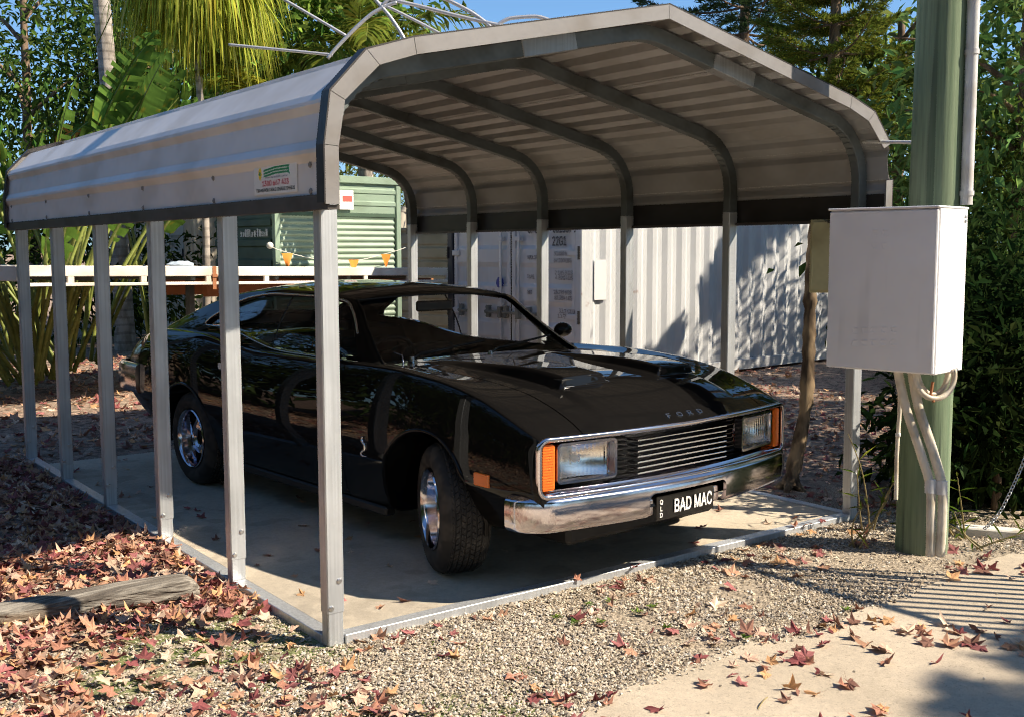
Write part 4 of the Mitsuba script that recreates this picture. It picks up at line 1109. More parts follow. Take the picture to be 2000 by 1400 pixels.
AT('leg', rbox(2.7, 2.78, 1.0, 1.08, -TA[2], -.15, .005), 'm_galv_dark')
# hanging strap and a rag
xs_ = LT*.335
AT('strap', cat([tri(rbox(xs_, xs_+.05, -.006, -.001, -.25, .004, .001)), tri(rbox(xs_-.01, xs_+.06, -.016, -.006, -.12, -.08, .003))]), 'm_rust')
rag = trimesh.creation.icosphere(3, 1.0); v = rag.vertices*np.array([.16, .10, .035]); v += .03*(meshkit.noise(rag.vertices*2.5)[:, None]-.5)*rag.vertices
lab('folded_rag', 'pale blue rag lying on the trailer tray', 'rag'); scene['folded_rag'] = mikit.ply(xf(trimesh.Trimesh(v+np.array([LT*.30, .25, .02]), rag.faces, process=False), MT), mat('m_rag', pr(rgb(.35, .42, .50), .9)) or 'm_rag', smooth=True)
# ---- orange bunting in front of the shed
mat('m_orange', pr(rgb(.75, .24, .03), .6)); mat('m_string', pr(rgb(.7, .68, .62), .8))
BK = thing('bunting_string', 'white cord with orange warning flags strung across the green shed front', 'bunting')
pxs = [(527, 480), (540, 487), (563, 494), (625, 507), (690, 509), (750, 497), (792, 484)]
cord = bz([at_depth(u, v, 15.7+(u-527)/265*1.55) for u, v in pxs], 40)
add(BK+'__cord', tube(cord, .006, 5), 'm_string', True)
for u, v in ((561, 495), (691, 508), (754, 497), (603, 505)):
    if u == 603: continue
    p = at_depth(u, v, 15.7+(u-527)/265*1.55-.01)
    n_, m_ = 6, 7
    g = np.array([[p+WD*((b/m_-.5)*.19*(1-a/n_*.92))+np.array([0, 0, -a/n_*.20])+DD*(.02*math.sin(3*b/m_+u)*(a/n_)) for b in range(m_+1)] for a in range(n_+1)])
    add(BK+'__flag', grid_mesh(g), 'm_orange', True)
add(BK+'__knot', xf(trimesh.creation.icosphere(2, .05), trimesh.transformations.translation_matrix(cord[0])), 'm_string', True)

# ---- hoops of a bare greenhouse frame behind the roof
HKs = thing('greenhouse_frame', 'bare curved galvanised pipe frame rising behind the carport roof', 'greenhouse frame')
mat('m_pipe', pr(brushed((.50, .50, .52), .2), .4, .4))
hoops = [[(700, -40), (735, 2), (765, 38), (792, 82), (810, 130)], [(735, 4), (800, 35), (870, 72)], [(720, -8), (800, 8), (900, 33), (1000, 55)],
         [(745, 12), (790, -10), (850, -6), (905, 16), (955, 50), (990, 90)], [(960, 60), (1000, 36), (1045, 33), (1100, 55)], [(545, -6), (610, 32), (675, 70)],
         [(447, 88), (540, 97), (650, 108)], [(640, 115), (675, 75), (735, 22), (775, 6)]]
for hp in hoops:
    D = 13.5
    add(HKs+'__pipe', tube(bz([at_depth(u, v, D) for u, v in hp], 30), .024 if len(hp) > 3 else .019, 8), 'm_pipe', True)

# ---- weathered timber sleeper at the left
def f_wood(p, n, uv):
    g = fbm(p.x*3.0, p.y*60, p.z*60, 4); c = noise(p.x*9, p.y*180, p.z*180); d = fbm(p.x*2, p.y*6, p.z*6, 3)
    col = mix((0.10, 0.088, 0.076), (0.27, 0.25, 0.22), smoothstep(.3, .7, g)); col = col*(0.7+0.6*c)
    return mix(col, (0.22, 0.15, 0.09), smoothstep(.55, .75, d)*.5)
mat('m_wood_flat', pr(proc(f_wood), .9, spec=.15))
scene['m_wood'] = {'type': 'bumpmap', 'arbitrary': proc(lambda p, n, uv: fbm(p.x*3.0, p.y*55, p.z*55, 4)+.4*fbm(p.x*6, p.y*140, p.z*140, 2), 2e-3), 'scale': .02, 'bsdf': scene.pop('m_wood_flat')}
S0, S1 = on_ground(-260, 1262), on_ground(395, 1168)
n_ = 90; t = np.linspace(0, 1, n_); a = np.arange(36)*2*math.pi/36
dirS = (S1-S0)/np.linalg.norm(S1-S0); nS = np.array([-dirS[1], dirS[0], 0])
LS = []
for q in t:
    sq = 1.0 if q < .93 else math.sqrt(max(.02, 1-((q-.93)/.07)**2*.8))
    ry, rz_ = .085*sq, .046*sq*(.85+.3*min(1, (q-.35)/.4) if q > .35 else .85)
    ca, sa = np.cos(a), np.sin(a)
    yy = np.sign(ca)*np.abs(ca)**.55*ry; zz = np.sign(sa)*np.abs(sa)**.55*rz_
    p = S0+(S1-S0)*q
    nn = 1+.16*(meshkit.fbm(np.c_[0*a+q*4, np.cos(a)*3, np.sin(a)*3], 3)-.5)
    LS.append(p+np.outer(yy*nn+.085, nS)+np.outer(zz*nn+rz_*.80, [0, 0, 1]))
add('timber_sleeper', loft(np.array(LS)), 'm_wood', 45); lab('timber_sleeper', 'weathered grey timber sleeper lying among fallen leaves left of the carport', 'sleeper')
# ---- concrete kerb and chain at the right edge
ka, kb = on_ground(1868, 1040), on_ground(2150, 1062)
mat('m_kerb', pr(dirt((.62, .60, .56), .2, 8), .7))
dk = (kb-ka)/np.linalg.norm(kb-ka)
add('concrete_edging', xf(rbox(0, np.linalg.norm(kb-ka)+1, 0, .10, -.05, .035, .008), frame_at(ka, dk)), 'm_kerb'); lab('concrete_edging', 'pale concrete edging strip on the ground right of the pole', 'edging')
CHN = thing('steel_chain', 'thin steel chain hanging over the dark undergrowth at the right edge', 'chain')
cp = bz([at_depth(1922, 1032, 5.3), at_depth(1950, 1003, 5.3), at_depth(1978, 950, 5.3), at_depth(2003, 890, 5.3), at_depth(2030, 800, 5.3)], 34)
for q in range(len(cp)-1):
    c = (cp[q]+cp[q+1])/2; d = cp[q+1]-cp[q]; L_ = np.linalg.norm(d); d /= L_
    s_ = np.cross(d, [.3, .8, .2] if q % 2 else [-.8, .3, .5]); s_ /= np.linalg.norm(s_)
    th = np.linspace(0, 2*math.pi, 13)
    add(CHN+'__link', tube([c+d*(L_*.62*math.cos(x))+s_*(.009*math.sin(x)) for x in th], .0026, 5, caps=False), 'm_galv', True)
# ---- picket gate outside the frame, whose shadow lies on the driveway
GK = thing('picket_gate', 'black steel bar gate standing open beside the driveway', 'gate')
gx_, gh = 3.46, 1.62
gy0, gy1 = -5.2, -1.50
for y in np.arange(gy0+.05, gy1, .115): add(GK+'__bar', tube([(gx_, y, .08), (gx_, y, gh)], .0155, 6), 'm_black')
for z in (.10, gh): add(GK+'__rail', rbox(gx_-.02, gx_+.02, gy0, gy1, z-.02, z+.02, .003), 'm_black')
add(GK+'__post', rbox(gx_-.03, gx_+.03, gy0-.06, gy0, -.02, gh+.05, .004), 'm_black')
# ---- sign on the left eave panel
STK = thing('eave_sign', 'small white sign with green stripes, red phone number and yellow sun on the eave panel', 'sign')
mat('m_sign', pr(rgb(.80, .79, .76), .4)); mat('m_sgreen', pr(rgb(.02, .25, .09), .5)); mat('m_sred', pr(rgb(.50, .02, .04), .5)); mat('m_syellow', pr(rgb(.80, .62, .05), .5)); mat('m_sblack', pr(rgb(.02), .5)); mat('m_sgrey', pr(rgb(.25, .25, .35), .5))
# signs hang on x = -0.024, reading along -y as seen from -x
def ey(u, v): 
    d = ray_px(u, v); t = (-.028-EYE[0])/d[0]; return EYE+d*t
pTL, pTR, pBL, pBR = ey(496, 321), ey(579, 305), ey(496, 384), ey(580, 374)
sy0, sy1 = (pTL[1]+pBL[1])/2, (pTR[1]+pBR[1])/2; sz0, sz1 = (pBL[2]+pBR[2])/2, (pTL[2]+pTR[2])/2
SWd, SHt = sy0-sy1, sz1-sz0
MSG = np.eye(4); MSG[:3, 0] = [0, -1, 0]; MSG[:3, 1] = [0, 0, 1]; MSG[:3, 2] = [-1, 0, 0]; MSG[:3, 3] = [-.0245, sy0, sz0]
AS = lambda key, me, mm: add(STK+'__'+key, xf(me, MSG), mm)
AS('board', rbox(0, SWd, 0, SHt, 0, .0025, .0008), 'm_sign')
def stext(txt, h, x, y, width, mm, key, bold=False):
    m = meshkit.text_mesh(txt, h, depth=.0007, bold=bold); b = m.bounds; v = m.vertices-np.array([b[0][0], b[0][1], 0]); v = v.copy(); v[:, 0] *= width/(b[1]-b[0])[0]
    v[:, 1] *= h/(b[1]-b[0])[1]; v += np.array([x, y, .0027]); AS(key, trimesh.Trimesh(v, m.faces, process=False), mm)
stext('1300 667 433', SHt*.17, SWd*.20, SHt*.25, SWd*.62, 'm_sred', 'phone_number', True)
stext('TRANSPORTABLE SHADE SHEDS', SHt*.11, SWd*.05, SHt*.08, SWd*.90, 'm_sblack', 'lower_lettering', True)
stext('www.shadesheds.com.au', SHt*.06, SWd*.28, SHt*.48, SWd*.52, 'm_sgrey', 'web_lettering')
for q in range(3):
    y = SHt*(.60+.085*q)
    pg = LineString([(SWd*.24, y-SHt*.05), (SWd*.52, y+SHt*.02), (SWd*.82, y+SHt*.02), (SWd*(.84-.02*q), y-SHt*.06)]).buffer(SHt*.028, cap_style=2, join_style=2)
    AS('green_stripe', prism(pg, .0027, .0033), 'm_sgreen')
th = np.linspace(0, 2*math.pi, 24, endpoint=False); rr = np.where(np.arange(24) % 2, .10, .145)*SHt
AS('sun_emblem', prism(Polygon(np.c_[SWd*.15+rr*np.cos(th), SHt*.64+rr*1.5*np.sin(th)]), .0027, .0032), 'm_syellow')
AS('sun_centre', prism(Point(SWd*.15, SHt*.64).buffer(SHt*.055), .0034, .0038), 'm_sgreen')
AS('yellow_label', prism(Polygon([(SWd*.52, SHt*.90), (SWd*.97, SHt*.93), (SWd*.97, SHt*1.03), (SWd*.55, SHt*1.02)]), .0042, .0047), 'm_syellow')

# ---- white pipe from the carport to the pole, ribbed fence and pale pickets in the background
pa, pb_ = at_depth(1682, 277, 6.45), at_depth(1800, 279, 5.95)
add('white_pipe', tube([pa, pb_], .011, 10), 'm_white', True); lab('white_pipe', 'thin white pipe running from the carport rafter to the green pole', 'pipe')
mat('m_fence', pr(dirt((.36, .33, .28), .12, 3), .5))
FA, FB = EYE+RV*(-2.9)+HV*20.5, EYE+RV*(-.2)+HV*18.6; FA[2] = FB[2] = 0
FK = thing('ribbed_fence', 'beige ribbed metal fence in shade between the green shed and the container', 'fence')
MF = frame_at(FA, FB-FA); LF = np.linalg.norm(FB-FA)
zf = .05
q = 0
while zf < 1.90:
    g = np.array([[(x, y, z) for z, y in ((zf, 0), (zf+.16, 0), (zf+.185, .03), (zf+.215, .03), (zf+.24, 0))] for x in (0, LF)])
    add(FK+'__rail_panel', xf(grid_mesh(g, flip=True), MF), 'm_fence'); zf += .24
add(FK+'__capping', xf(rbox(0, LF, -.03, .05, 1.97, 2.02, .004), MF), 'm_fence')
PKF = thing('paling_fence', 'pale weathered paling fence glimpsed behind the tray between the left posts', 'fence')
for q in range(16):
    p = EYE+RV*((198+q*6.2-1000)/F_PX*23.5)+HV*23.5; h_ = 1.62+.05*math.sin(q*2.3)
    add(PKF+'__paling', xf(rbox(0, .055, 0, .016, 0, h_, .003), frame_at([p[0], p[1], -.02], RV)), 'm_kerb')
for z in (.5, 1.3): add(PKF+'__rail', xf(rbox(0, 1.15, .02, .06, z, z+.07, .004), frame_at([*(EYE+RV*((198-1000)/F_PX*23.5)+HV*23.5)[:2], 0], RV)), 'm_kerb')
# ------------------------------------------------------------------ plants
def leaf_mat(key, trans=.8, rough=.4, spec=.5):
    scene[key] = {'type': 'principledthin', 'base_color': VC, 'roughness': rough, 'diff_trans': trans, 'eta': 1.4, 'spec_trans': 0.0}
leaf_mat('m_leaf', .75, .42); leaf_mat('m_leaf_shiny', .5, .25); leaf_mat('m_frond', .9, .4)
def f_bark(c0, c1, ring=0.0):
    def f(p, n, uv):
        a = fbm(p.x*18, p.y*18, p.z*5, 4); r = smoothstep(.35, .5, dr.abs(dr.sin(p.z*22+2*noise(p.x*3, p.y*3, p.z*3))))
        c = mix(c0, c1, smoothstep(.3, .7, a))
        return c*(1-ring*(1-r)*0.6)
    return proc(f)
mat('m_palm_bark', pr(f_bark((.25, .22, .19), (.42, .38, .34), .5), .9, spec=.2))
mat('m_bark', pr(f_bark((.11, .075, .05), (.28, .20, .14)), .9, spec=.2))
mat('m_stalk', pr(dirt((.20, .24, .05), .3, 10, (1, .8, .5)), .5))
mat('m_bamboo', pr(dirt((.30, .24, .11), .3, 20), .5))

def leaf_cloud(P, d, up, L, W, col, fold=.25):
    """n separate leaves: base points P, directions d, length L, width W, colours (n, 3); two faces each, folded on the midrib"""
    n = len(P); d = d/np.maximum(np.linalg.norm(d, axis=1, keepdims=True), 1e-9)
    s = np.cross(d, up); s /= np.maximum(np.linalg.norm(s, axis=1, keepdims=True), 1e-9); m = np.cross(s, d)
    L = np.broadcast_to(L, (n,))[:, None]; W = np.broadcast_to(W, (n,))[:, None]
    A = P; B = P+d*L*.45+s*W*.5+m*W*fold; C = P+d*L-m*L*.08; D = P+d*L*.45-s*W*.5+m*W*fold
    V = np.stack([A, B, C, D], 1).reshape(-1, 3)
    k = np.arange(n)[:, None]*4
    F = np.stack([np.hstack([k, k+1, k+2]), np.hstack([k, k+2, k+3])], 1).reshape(-1, 3)
    return V, F, np.repeat(col, 4, 0)
def add_leaves(key, parts, matn):
    V, F, C, n = [], [], [], 0
    for v, f, c in parts: V.append(v); F.append(f+n); C.append(c); n += len(v)
    m = trimesh.Trimesh(np.vstack(V), np.vstack(F), process=False)
    return add(key, m, matn, color=np.clip(np.vstack(C), 0, 1))
def cols(rng, n, base, var=.25, hue=.12):
    b = np.asarray(base)[None]*np.exp(rng.normal(0, var, (n, 1))); b = b*(1+rng.normal(0, hue, (n, 3))*np.array([1, .4, .6])); return np.clip(b, .004, .6)
def unit(rng, n):
    v = rng.normal(size=(n, 3)); return v/np.linalg.norm(v, axis=1, keepdims=True)
def trunk_mesh(P, r0, r1, bend, rng, limbs=5, spread=1.0, n=16):
    P = np.asarray(P, float); h = bend[2]
    t = np.linspace(0, 1, n)
    wob = np.cumsum(rng.normal(0, .03, (n, 2)), 0)*h*.08
    c = P+np.outer(t, bend); c[:, :2] += wob
    ms = [tube(c, r0+(r1-r0)*t, 12)]
    for q in range(limbs):
        i = rng.integers(n//2, n-1); a = rng.uniform(0, 2*math.pi); L = spread*rng.uniform(.5, 1.1)
        e = c[i]+np.array([math.cos(a)*L, math.sin(a)*L, L*rng.uniform(.3, .9)])
        m = (c[i]+e)/2+np.array([0, 0, .12*L])
        ms.append(tube(bz([c[i], m, e], 7), np.linspace(r1*.8, r1*.2, 7), 7))
    return cat(ms), c
def crown(rng, center, rad, nclump, per, L, W, base, clump=.30, droop=.3, var=.25, shell=.55):
    """leaves in clumps spread unevenly through an ellipsoid"""
    center, rad = np.asarray(center, float), np.asarray(rad, float)
    u = unit(rng, nclump); r = (shell+(1-shell)*rng.random((nclump, 1)))*(1+.18*rng.normal(size=(nclump, 1)))
    K = center+u*r*rad
    parts = []
    tone = np.exp(rng.normal(0, .28, nclump))
    idx = np.repeat(np.arange(nclump), per); n = len(idx)
    off = rng.normal(size=(n, 3))*clump*rad.mean()*np.array([1, 1, .7])
    P = K[idx]+off
    d = unit(rng, n)*.8+u[idx]*.7+np.array([0, 0, -droop]); up = np.array([0, 0, 1.0])+rng.normal(0, .5, (n, 3))
    c = cols(rng, n, base, var)*tone[idx][:, None]
    return leaf_cloud(P, d, up, L*rng.uniform(.6, 1.3, n), W*rng.uniform(.7, 1.2, n), c)
def tree(name, label, catg, P, H, rad, base, seed, L=.14, W=.06, nclump=60, per=90, r0=.13, matn='m_leaf', zc=None, lean=(0, 0), group=None, droop=.3, clump=.28, bark='m_bark'):
    rng = np.random.default_rng(seed)
    K = thing(name, label, catg, group)
    tm, c = trunk_mesh(np.array([P[0], P[1], GZ-.1]), r0, r0*.45, np.array([lean[0], lean[1], H*.8]), rng, 7, max(rad)*.7)
    add(K+'__trunk', tm, bark, True)
    add_leaves(K+'__crown', [crown(rng, (P[0]+lean[0], P[1]+lean[1], zc or H*.72), rad, nclump, per, L, W, base, clump, droop)], matn)
    return K
def frond(rng, base, az, elev, L, droop, nleaf, ll, lw, col, hang=.3, vee=.4, curl=0.0):
    """a feather palm frond: returns (rachis mesh, leaflets)"""
    t = np.linspace(0, 1, 24)
    h = np.array([math.cos(az), math.sin(az), 0]); side0 = np.array([-h[1], h[0], 0])
    ang = elev-droop*t**1.4
    st = np.c_[np.cos(ang), np.sin(ang)]*(L/24)
    c = np.cumsum(st, 0); C = base+np.outer(c[:, 0], h)+np.outer(c[:, 1], [0, 0, 1])+np.outer(curl*t**2*L, side0)
    ra = tube(C, np.linspace(.022, .005, 24)*max(L/2.5, .5), 6)
    tt = np.repeat(np.linspace(.14, 1.0, nleaf), 2); sg = np.tile([1, -1], nleaf)
    i = np.clip((tt*23).astype(int), 0, 22)
    Tn = C[i+1]-C[i]; Tn /= np.linalg.norm(Tn, axis=1, keepdims=True)
    P0 = C[i]+(C[i+1]-C[i])*((tt*23-i)[:, None])
    S_ = np.cross(Tn, [0, 0, 1.0]); S_ /= np.maximum(np.linalg.norm(S_, axis=1, keepdims=True), 1e-6); N_ = np.cross(S_, Tn)
    d = S_*sg[:, None]*.85+Tn*(.55+.5*tt[:, None])+N_*vee+rng.normal(0, .32 if hang > .8 else .10, (len(tt), 3))
    d /= np.linalg.norm(d, axis=1, keepdims=True)
    ln = ll*np.sin(math.pi*np.clip(.12+.80*tt, 0, 1))**.6*rng.uniform(*((.45, 1.1) if hang > .8 else (.85, 1.1)), len(tt))
    # each leaflet: three pieces that bend downwards
    n = len(tt); Vs = []; cc = []
    w = np.cross(d, N_); w /= np.maximum(np.linalg.norm(w, axis=1, keepdims=True), 1e-6)
    fr = [0, .35, .7, 1.0]; wd = [.6, 1.0, .75, .0]
    pos = [P0]; dd = d.copy(); 
    for k in range(3):
        dd = dd+np.array([0, 0, -1.0])*hang*(.6+.5*k); dd /= np.linalg.norm(dd, axis=1, keepdims=True)
        pos.append(pos[-1]+dd*(ln*(fr[k+1]-fr[k]))[:, None])
    for k in range(4):
        Vs += [pos[k]+w*lw*wd[k]*.5, pos[k]-w*lw*wd[k]*.5]
    V = np.stack(Vs, 1).reshape(-1, 3)
    b = (np.arange(n)*8)[:, None]
    F = np.vstack([np.hstack([b+2*k, b+2*k+1, b+2*k+3]) for k in range(3)]+[np.hstack([b+2*k, b+2*k+3, b+2*k+2]) for k in range(2)])
    return ra, (V, F, np.repeat(cols(rng, n, col, .45 if hang > .8 else .18), 8, 0))
def palm(name, label, P, H, r0, seed, nf, L, droop, ll, lw, col, hang, elev=(.2, 1.2), az=None, nleaf=46, group=None, lean=(0, 0), stalk='m_stalk', bark='m_palm_bark', catg='palm tree'):
    rng = np.random.default_rng(seed)
    K = thing(name, label, catg, group)
    t = np.linspace(0, 1, 26)
    c = np.array([P[0], P[1], GZ-.1])+np.outer(t, [lean[0], lean[1], H+.1]); c[:, 0] += .05*np.sin(t*4)
    if r0: add(K+'__trunk', tube(c, r0*(1.12-.2*t+.25*np.exp(-t*20)), 18), bark, True)
    for q in range(nf):
        a = (rng.uniform(0, 2*math.pi) if az is None else rng.uniform(*az)); e = rng.uniform(*elev)
        ra, lf = frond(rng, c[-1]+np.array([math.cos(a), math.sin(a), 0])*r0*.6+np.array([0, 0, rng.uniform(-.25, .1)]), a, e, L*rng.uniform(.8, 1.15), droop*rng.uniform(.85, 1.2), nleaf, ll, lw, np.asarray(col)*rng.uniform(.75, 1.25), hang, curl=rng.uniform(-.15, .15))
        k = add_leaves(K+'__frond', [lf], 'm_frond'); add(k+'__rib', ra, stalk, True)
    return K
def paddle(K, rng, base, az, elev, Ls, Ll, Wl, col, droop=.5, tears=True, matn='m_frond', twist=0.0):
    """a banana-like leaf: a stalk and a broad ribbed blade, split along some of the veins"""
    h = np.array([math.cos(az), math.sin(az), 0])
    t = np.linspace(0, 1, 12); ang = elev-.25*t
    S_ = base+np.cumsum((np.cos(ang)[:, None]*h+np.sin(ang)[:, None]*np.array([0, 0, 1.0]))*(Ls/12), 0)
    k = None
    n, m = 38, 6
    tb = np.linspace(0, 1, n); ang = (elev-.25)-droop*tb**1.3
    C = S_[-1]+np.cumsum((np.cos(ang)[:, None]*h+np.sin(ang)[:, None]*np.array([0, 0, 1.0]))*(Ll/n), 0)
    wdt = Wl*.5*np.sin(math.pi*np.clip(.06+.92*tb, 0, 1))**.55
    Tn = np.gradient(C, axis=0); Tn /= np.linalg.norm(Tn, axis=1, keepdims=True)
    s1 = np.array([-h[1], h[0], 0.0]); s2 = np.cross(Tn, s1); side = s1*math.cos(twist)+s2*math.sin(twist)
    V, F = [], []
    tear = rng.random((n, 2)) < (.34 if tears else 0)
    for sg in (0, 1):
        s_ = 1-2*sg; off = len(V)*0
        b0 = sum(len(v) for v in V)
        lift = np.cross(side, Tn)
        rows = []
        drp = .10*np.cumsum(rng.normal(0, .35, n)) if tears else np.zeros(n)
        for j in range(m+1):
            f = j/m
            rows.append(C+side*(s_*wdt*f)[:, None]+Tn*(wdt*.35*f)[:, None]+lift*((.30*f-.55*f*f)*wdt)[:, None]*(-1 if lift[0, 2] < 0 else 1)+np.outer((.012*np.sin(np.arange(n)*2.1)+np.clip(drp, -.5, .5)*.10)*f, [0, 0, 1]))
        G = np.stack(rows, 1)
        if s_ < 0: pass
        V.append(G.reshape(-1, 3))
        for i in range(n-1):
            if tear[i, sg]: js = range(0, 1)
            else: js = range(m)
            for j in js:
                a = b0+i*(m+1)+j; F += [(a, a+1, a+m+2), (a, a+m+2, a+m+1)]
    V = np.vstack(V); c = np.asarray(col)*np.exp(.22*rng.normal(size=(len(V)//(m+1), 1)))
    c = np.repeat(c, m+1, 0); c = np.where((rng.random((len(c), 1)) < .04), c*[2.2, 1.1, .8], c)
    k = add(K+'__leaf', trimesh.Trimesh(V, np.array(F), process=False), matn, color=np.clip(c, .004, .6))
    add(k+'__stalk', tube(np.vstack([S_, C[:-2:3]]), np.r_[np.linspace(.028, .018, 12), np.linspace(.02, .005, len(C[:-2:3]))], 7), 'm_stalk', True)
def base_at(u, D): return (EYE+RV*((u-1000)/F_PX*D)+HV*D)[:2]

# ---- left: fan of big paddle leaves
rng = np.random.default_rng(11)
for u, D, nl, lab_, hgt, tw in ((58, 12.4, 19, 'bright green clump of tall paddle leaves at the left edge behind the carport', 1.0, .9), (142, 14.2, 14, 'tall dark paddle leaved plant beside the grey palm trunk', 1.15, .7), (96, 12.9, 11, 'broad leaved paddle plant left of the grey palm trunk', 1.2, .9), (20, 15.0, 14, 'darker paddle leaved plant behind the clump at the left edge', 1.2, .8)):
    K = thing('paddle_leaf_plant', lab_, 'banana plant')
    b = base_at(u, D)
    for q in range(nl):
        a = YAW_AZ = math.pi/2-YAW + (q/(nl-1)-.5)*5.2 + math.pi/2*0 + rng.normal(0, .2)
        side = (q/(nl-1)-.5)*2*.8
        az = math.atan2(-RV[1], -RV[0]) if side < 0 else math.atan2(RV[1], RV[0])
        az += rng.normal(0, .5)
        el = math.radians(88-abs(side)*(42 if side < 0 else 24)+rng.normal(0, 4))
        col = np.array((.11, .20, .035))*rng.uniform(.5, 1.7)*(1 if u < 100 else .7)
        paddle(K, rng, np.array([b[0]+.24*side*RV[0]+rng.normal(0, .05), b[1]+.24*side*RV[1]+rng.normal(0, .08), GZ]), az, el, rng.uniform(1.5, 2.5)*hgt, rng.uniform(1.1, 1.75)*hgt, rng.uniform(*((.32, .50) if u != 96 else (.42, .62))), col, droop=rng.uniform(.2, 1.2), twist=rng.choice([-1, 1])*rng.uniform(.6, 1.9))
# short banana with one dead orange leaf right of the palm trunk
K = thing('banana_plant', 'small banana plant with a withered orange leaf right of the grey palm trunk', 'banana plant')
b = base_at(292, 16.2)
for az_, el, Ls, Ll, col, dp in ((0, 1.52, 2.8, .75, (.12, .24, .03), .5), (.3, 1.55, 2.7, .8, (.11, .22, .03), .9), (2.6, 1.5, 2.7, .8, (.12, .20, .03), .7), (-.8, 1.54, 2.9, .7, (.14, .26, .04), .4), (3.1, 1.5, 3.1, .95, (.48, .19, .04), 2.6), (1.5, 1.54, 2.9, .8, (.10, .18, .03), .6)):
    paddle(K, rng, np.array([b[0], b[1], GZ]), az_+math.atan2(RV[1], RV[0]), el, Ls, Ll, .42, col, droop=dp, twist=rng.uniform(-1.9, 1.9))
# ---- palms
P = base_at(243, 18.0)
rngp = np.random.default_rng(3)
palm('grey_palm', 'tall palm with a straight ringed grey trunk rising behind the left of the carport', P, 9.5, .135, 21, 16, 2.6, 1.6, .55, .04, (.07, .12, .02), .35, lean=(-.30, .2))
palm('weeping_palm', 'weeping palm with long hanging yellow green fronds above the carport roof', base_at(400, 15.5), 5.7, .05, 22, 26, .78, 2.7, 1.85, .036, (.36, .40, .06), 1.0, elev=(-.2, 1.2), nleaf=44)
palm('feather_palm', 'feather palm with arching fronds behind the bare pipe frame', base_at(715, 19.0), 4.9, .13, 23, 15, 2.3, 1.7, .7, .045, (.15, .18, .03), .35, elev=(.1, 1.3), nleaf=50)
palm('feather_palm', 'yellowing feather palm low behind the carport roof left of the pipe frame', base_at(560, 17.0), 3.2, .12, 24, 12, 2.2, 1.5, .6, .045, (.17, .18, .02), .4, elev=(.3, 1.4), nleaf=44)
# ---- broadleaf trees on the left
tree('broadleaf_tree', 'leafy tree with bright green leaves right of the weeping palm', 'tree', base_at(600, 20), 6.6, (2.0, 1.6, 1.7), (.16, .25, .05), 31, L=.30, W=.12, nclump=60, per=60, zc=5.6)
tree('dark_tree', 'dark dense tree behind the paddle leaved plants at the left edge', 'tree', base_at(70, 22), 9, (3.2, 2.4, 3.2), (.08, .14, .03), 32, L=.22, W=.09, nclump=75, per=90, zc=5.5)
tree('dark_tree', 'dark tree with sky showing through, behind the grey palm trunk', 'tree', base_at(250, 25), 10, (2.6, 2.4, 3.4), (.07, .12, .03), 33, L=.22, W=.09, nclump=60, per=80, zc=5.8)
tree('dark_tree', 'dark tree behind the weeping palm', 'tree', base_at(430, 24), 9, (3.0, 2.2, 3.4), (.08, .14, .03), 34, L=.24, W=.09, nclump=75, per=90, zc=5.2)
tree('shrub', 'dark shrub low behind the flat tray at the left', 'shrub', base_at(130, 19), 2.6, (2.2, 1.2, 1.2), (.03, .055, .014), 35, L=.2, W=.08, nclump=45, per=70, zc=1.3, r0=.05)
tree('shrub', 'pale tipped shrub showing over the green shed', 'shrub', base_at(720, 26), 4.0, (3.0, 1.2, 1.2), (.14, .17, .05), 37, L=.2, W=.06, nclump=50, per=60, zc=3.1, r0=.06)
# ---- right: conifer, broadleaf trees
def conifer(label, P, H, seed, z0, Lb, col):
    rng = np.random.default_rng(seed)
    K = thing('conifer', label, 'conifer')
    t = np.linspace(0, 1, 20)
    c = np.array([P[0], P[1], GZ-.1])+np.outer(t, [0.1, 0, H])
    add(K+'__trunk', tube(c, np.linspace(.20, .05, 20), 14), 'm_bark', True)
    z = z0; parts = []
    br = []
    while z < H-.2:
        nb = 5; a0 = rng.uniform(0, 6)
        for q in range(nb):
            a = a0+q*2*math.pi/nb+rng.normal(0, .15); L = Lb*(1-(z-z0)/(H-z0)*.75)*rng.uniform(.8, 1.1)
            h = np.array([math.cos(a), math.sin(a), 0]); tt = np.linspace(0, 1, 12)
            C = np.array([P[0]+.1*z/H, P[1], z])+np.outer(tt*L, h)+np.outer((-.10*np.sin(tt*3)+.28*tt**2)*L*.6, [0, 0, 1])
            br.append(tube(C, np.linspace(.028, .008, 12), 5))
            sd = np.array([-h[1], h[0], 0])
            for f in np.linspace(.15, 1, 15):
                i = min(int(f*11), 10); p = C[i]
                for s_ in (-1, 1):
                    l2 = (.55*(1-f)+.22)*L*.55
                    d = sd*s_*.8+h*.7+np.array([0, 0, .15])
                    d /= np.linalg.norm(d)
                    k = 16; tq = np.linspace(.1, 1, k)[:, None]
                    Q = p+d*l2*tq+np.array([0, 0, -.25])*l2*tq**2
                    Q = np.repeat(Q, 2, 0); dv = np.tile(d, (2*k, 1))*.8+unit(rng, 2*k)*.6
                    parts.append(leaf_cloud(Q, dv, unit(rng, 2*k), .13, .022, cols(rng, 2*k, col, .25)))
        z += rng.uniform(.42, .58)
    add(K+'__branch', cat(br), 'm_bark', True); lab(K+'__branch', kind='stuff')
    add_leaves(K+'__crown', parts, 'm_leaf')
conifer('tall conifer with a bare brown trunk behind the right of the carport roof', base_at(1612, 18.5), 7.4, 41, 3.4, 2.1, (.15, .18, .03))
conifer('dark feathery conifer whose branches hang over the roof ridge', base_at(1440, 22), 9.0, 42, 5.4, 2.5, (.045, .075, .03))
tree('broadleaf_tree', 'sunlit yellow green tree beside the conifer trunk', 'tree', base_at(1660, 24), 8, (1.9, 2, 1.7), (.24, .28, .045), 43, L=.2, W=.08, nclump=40, per=60, zc=4.7)
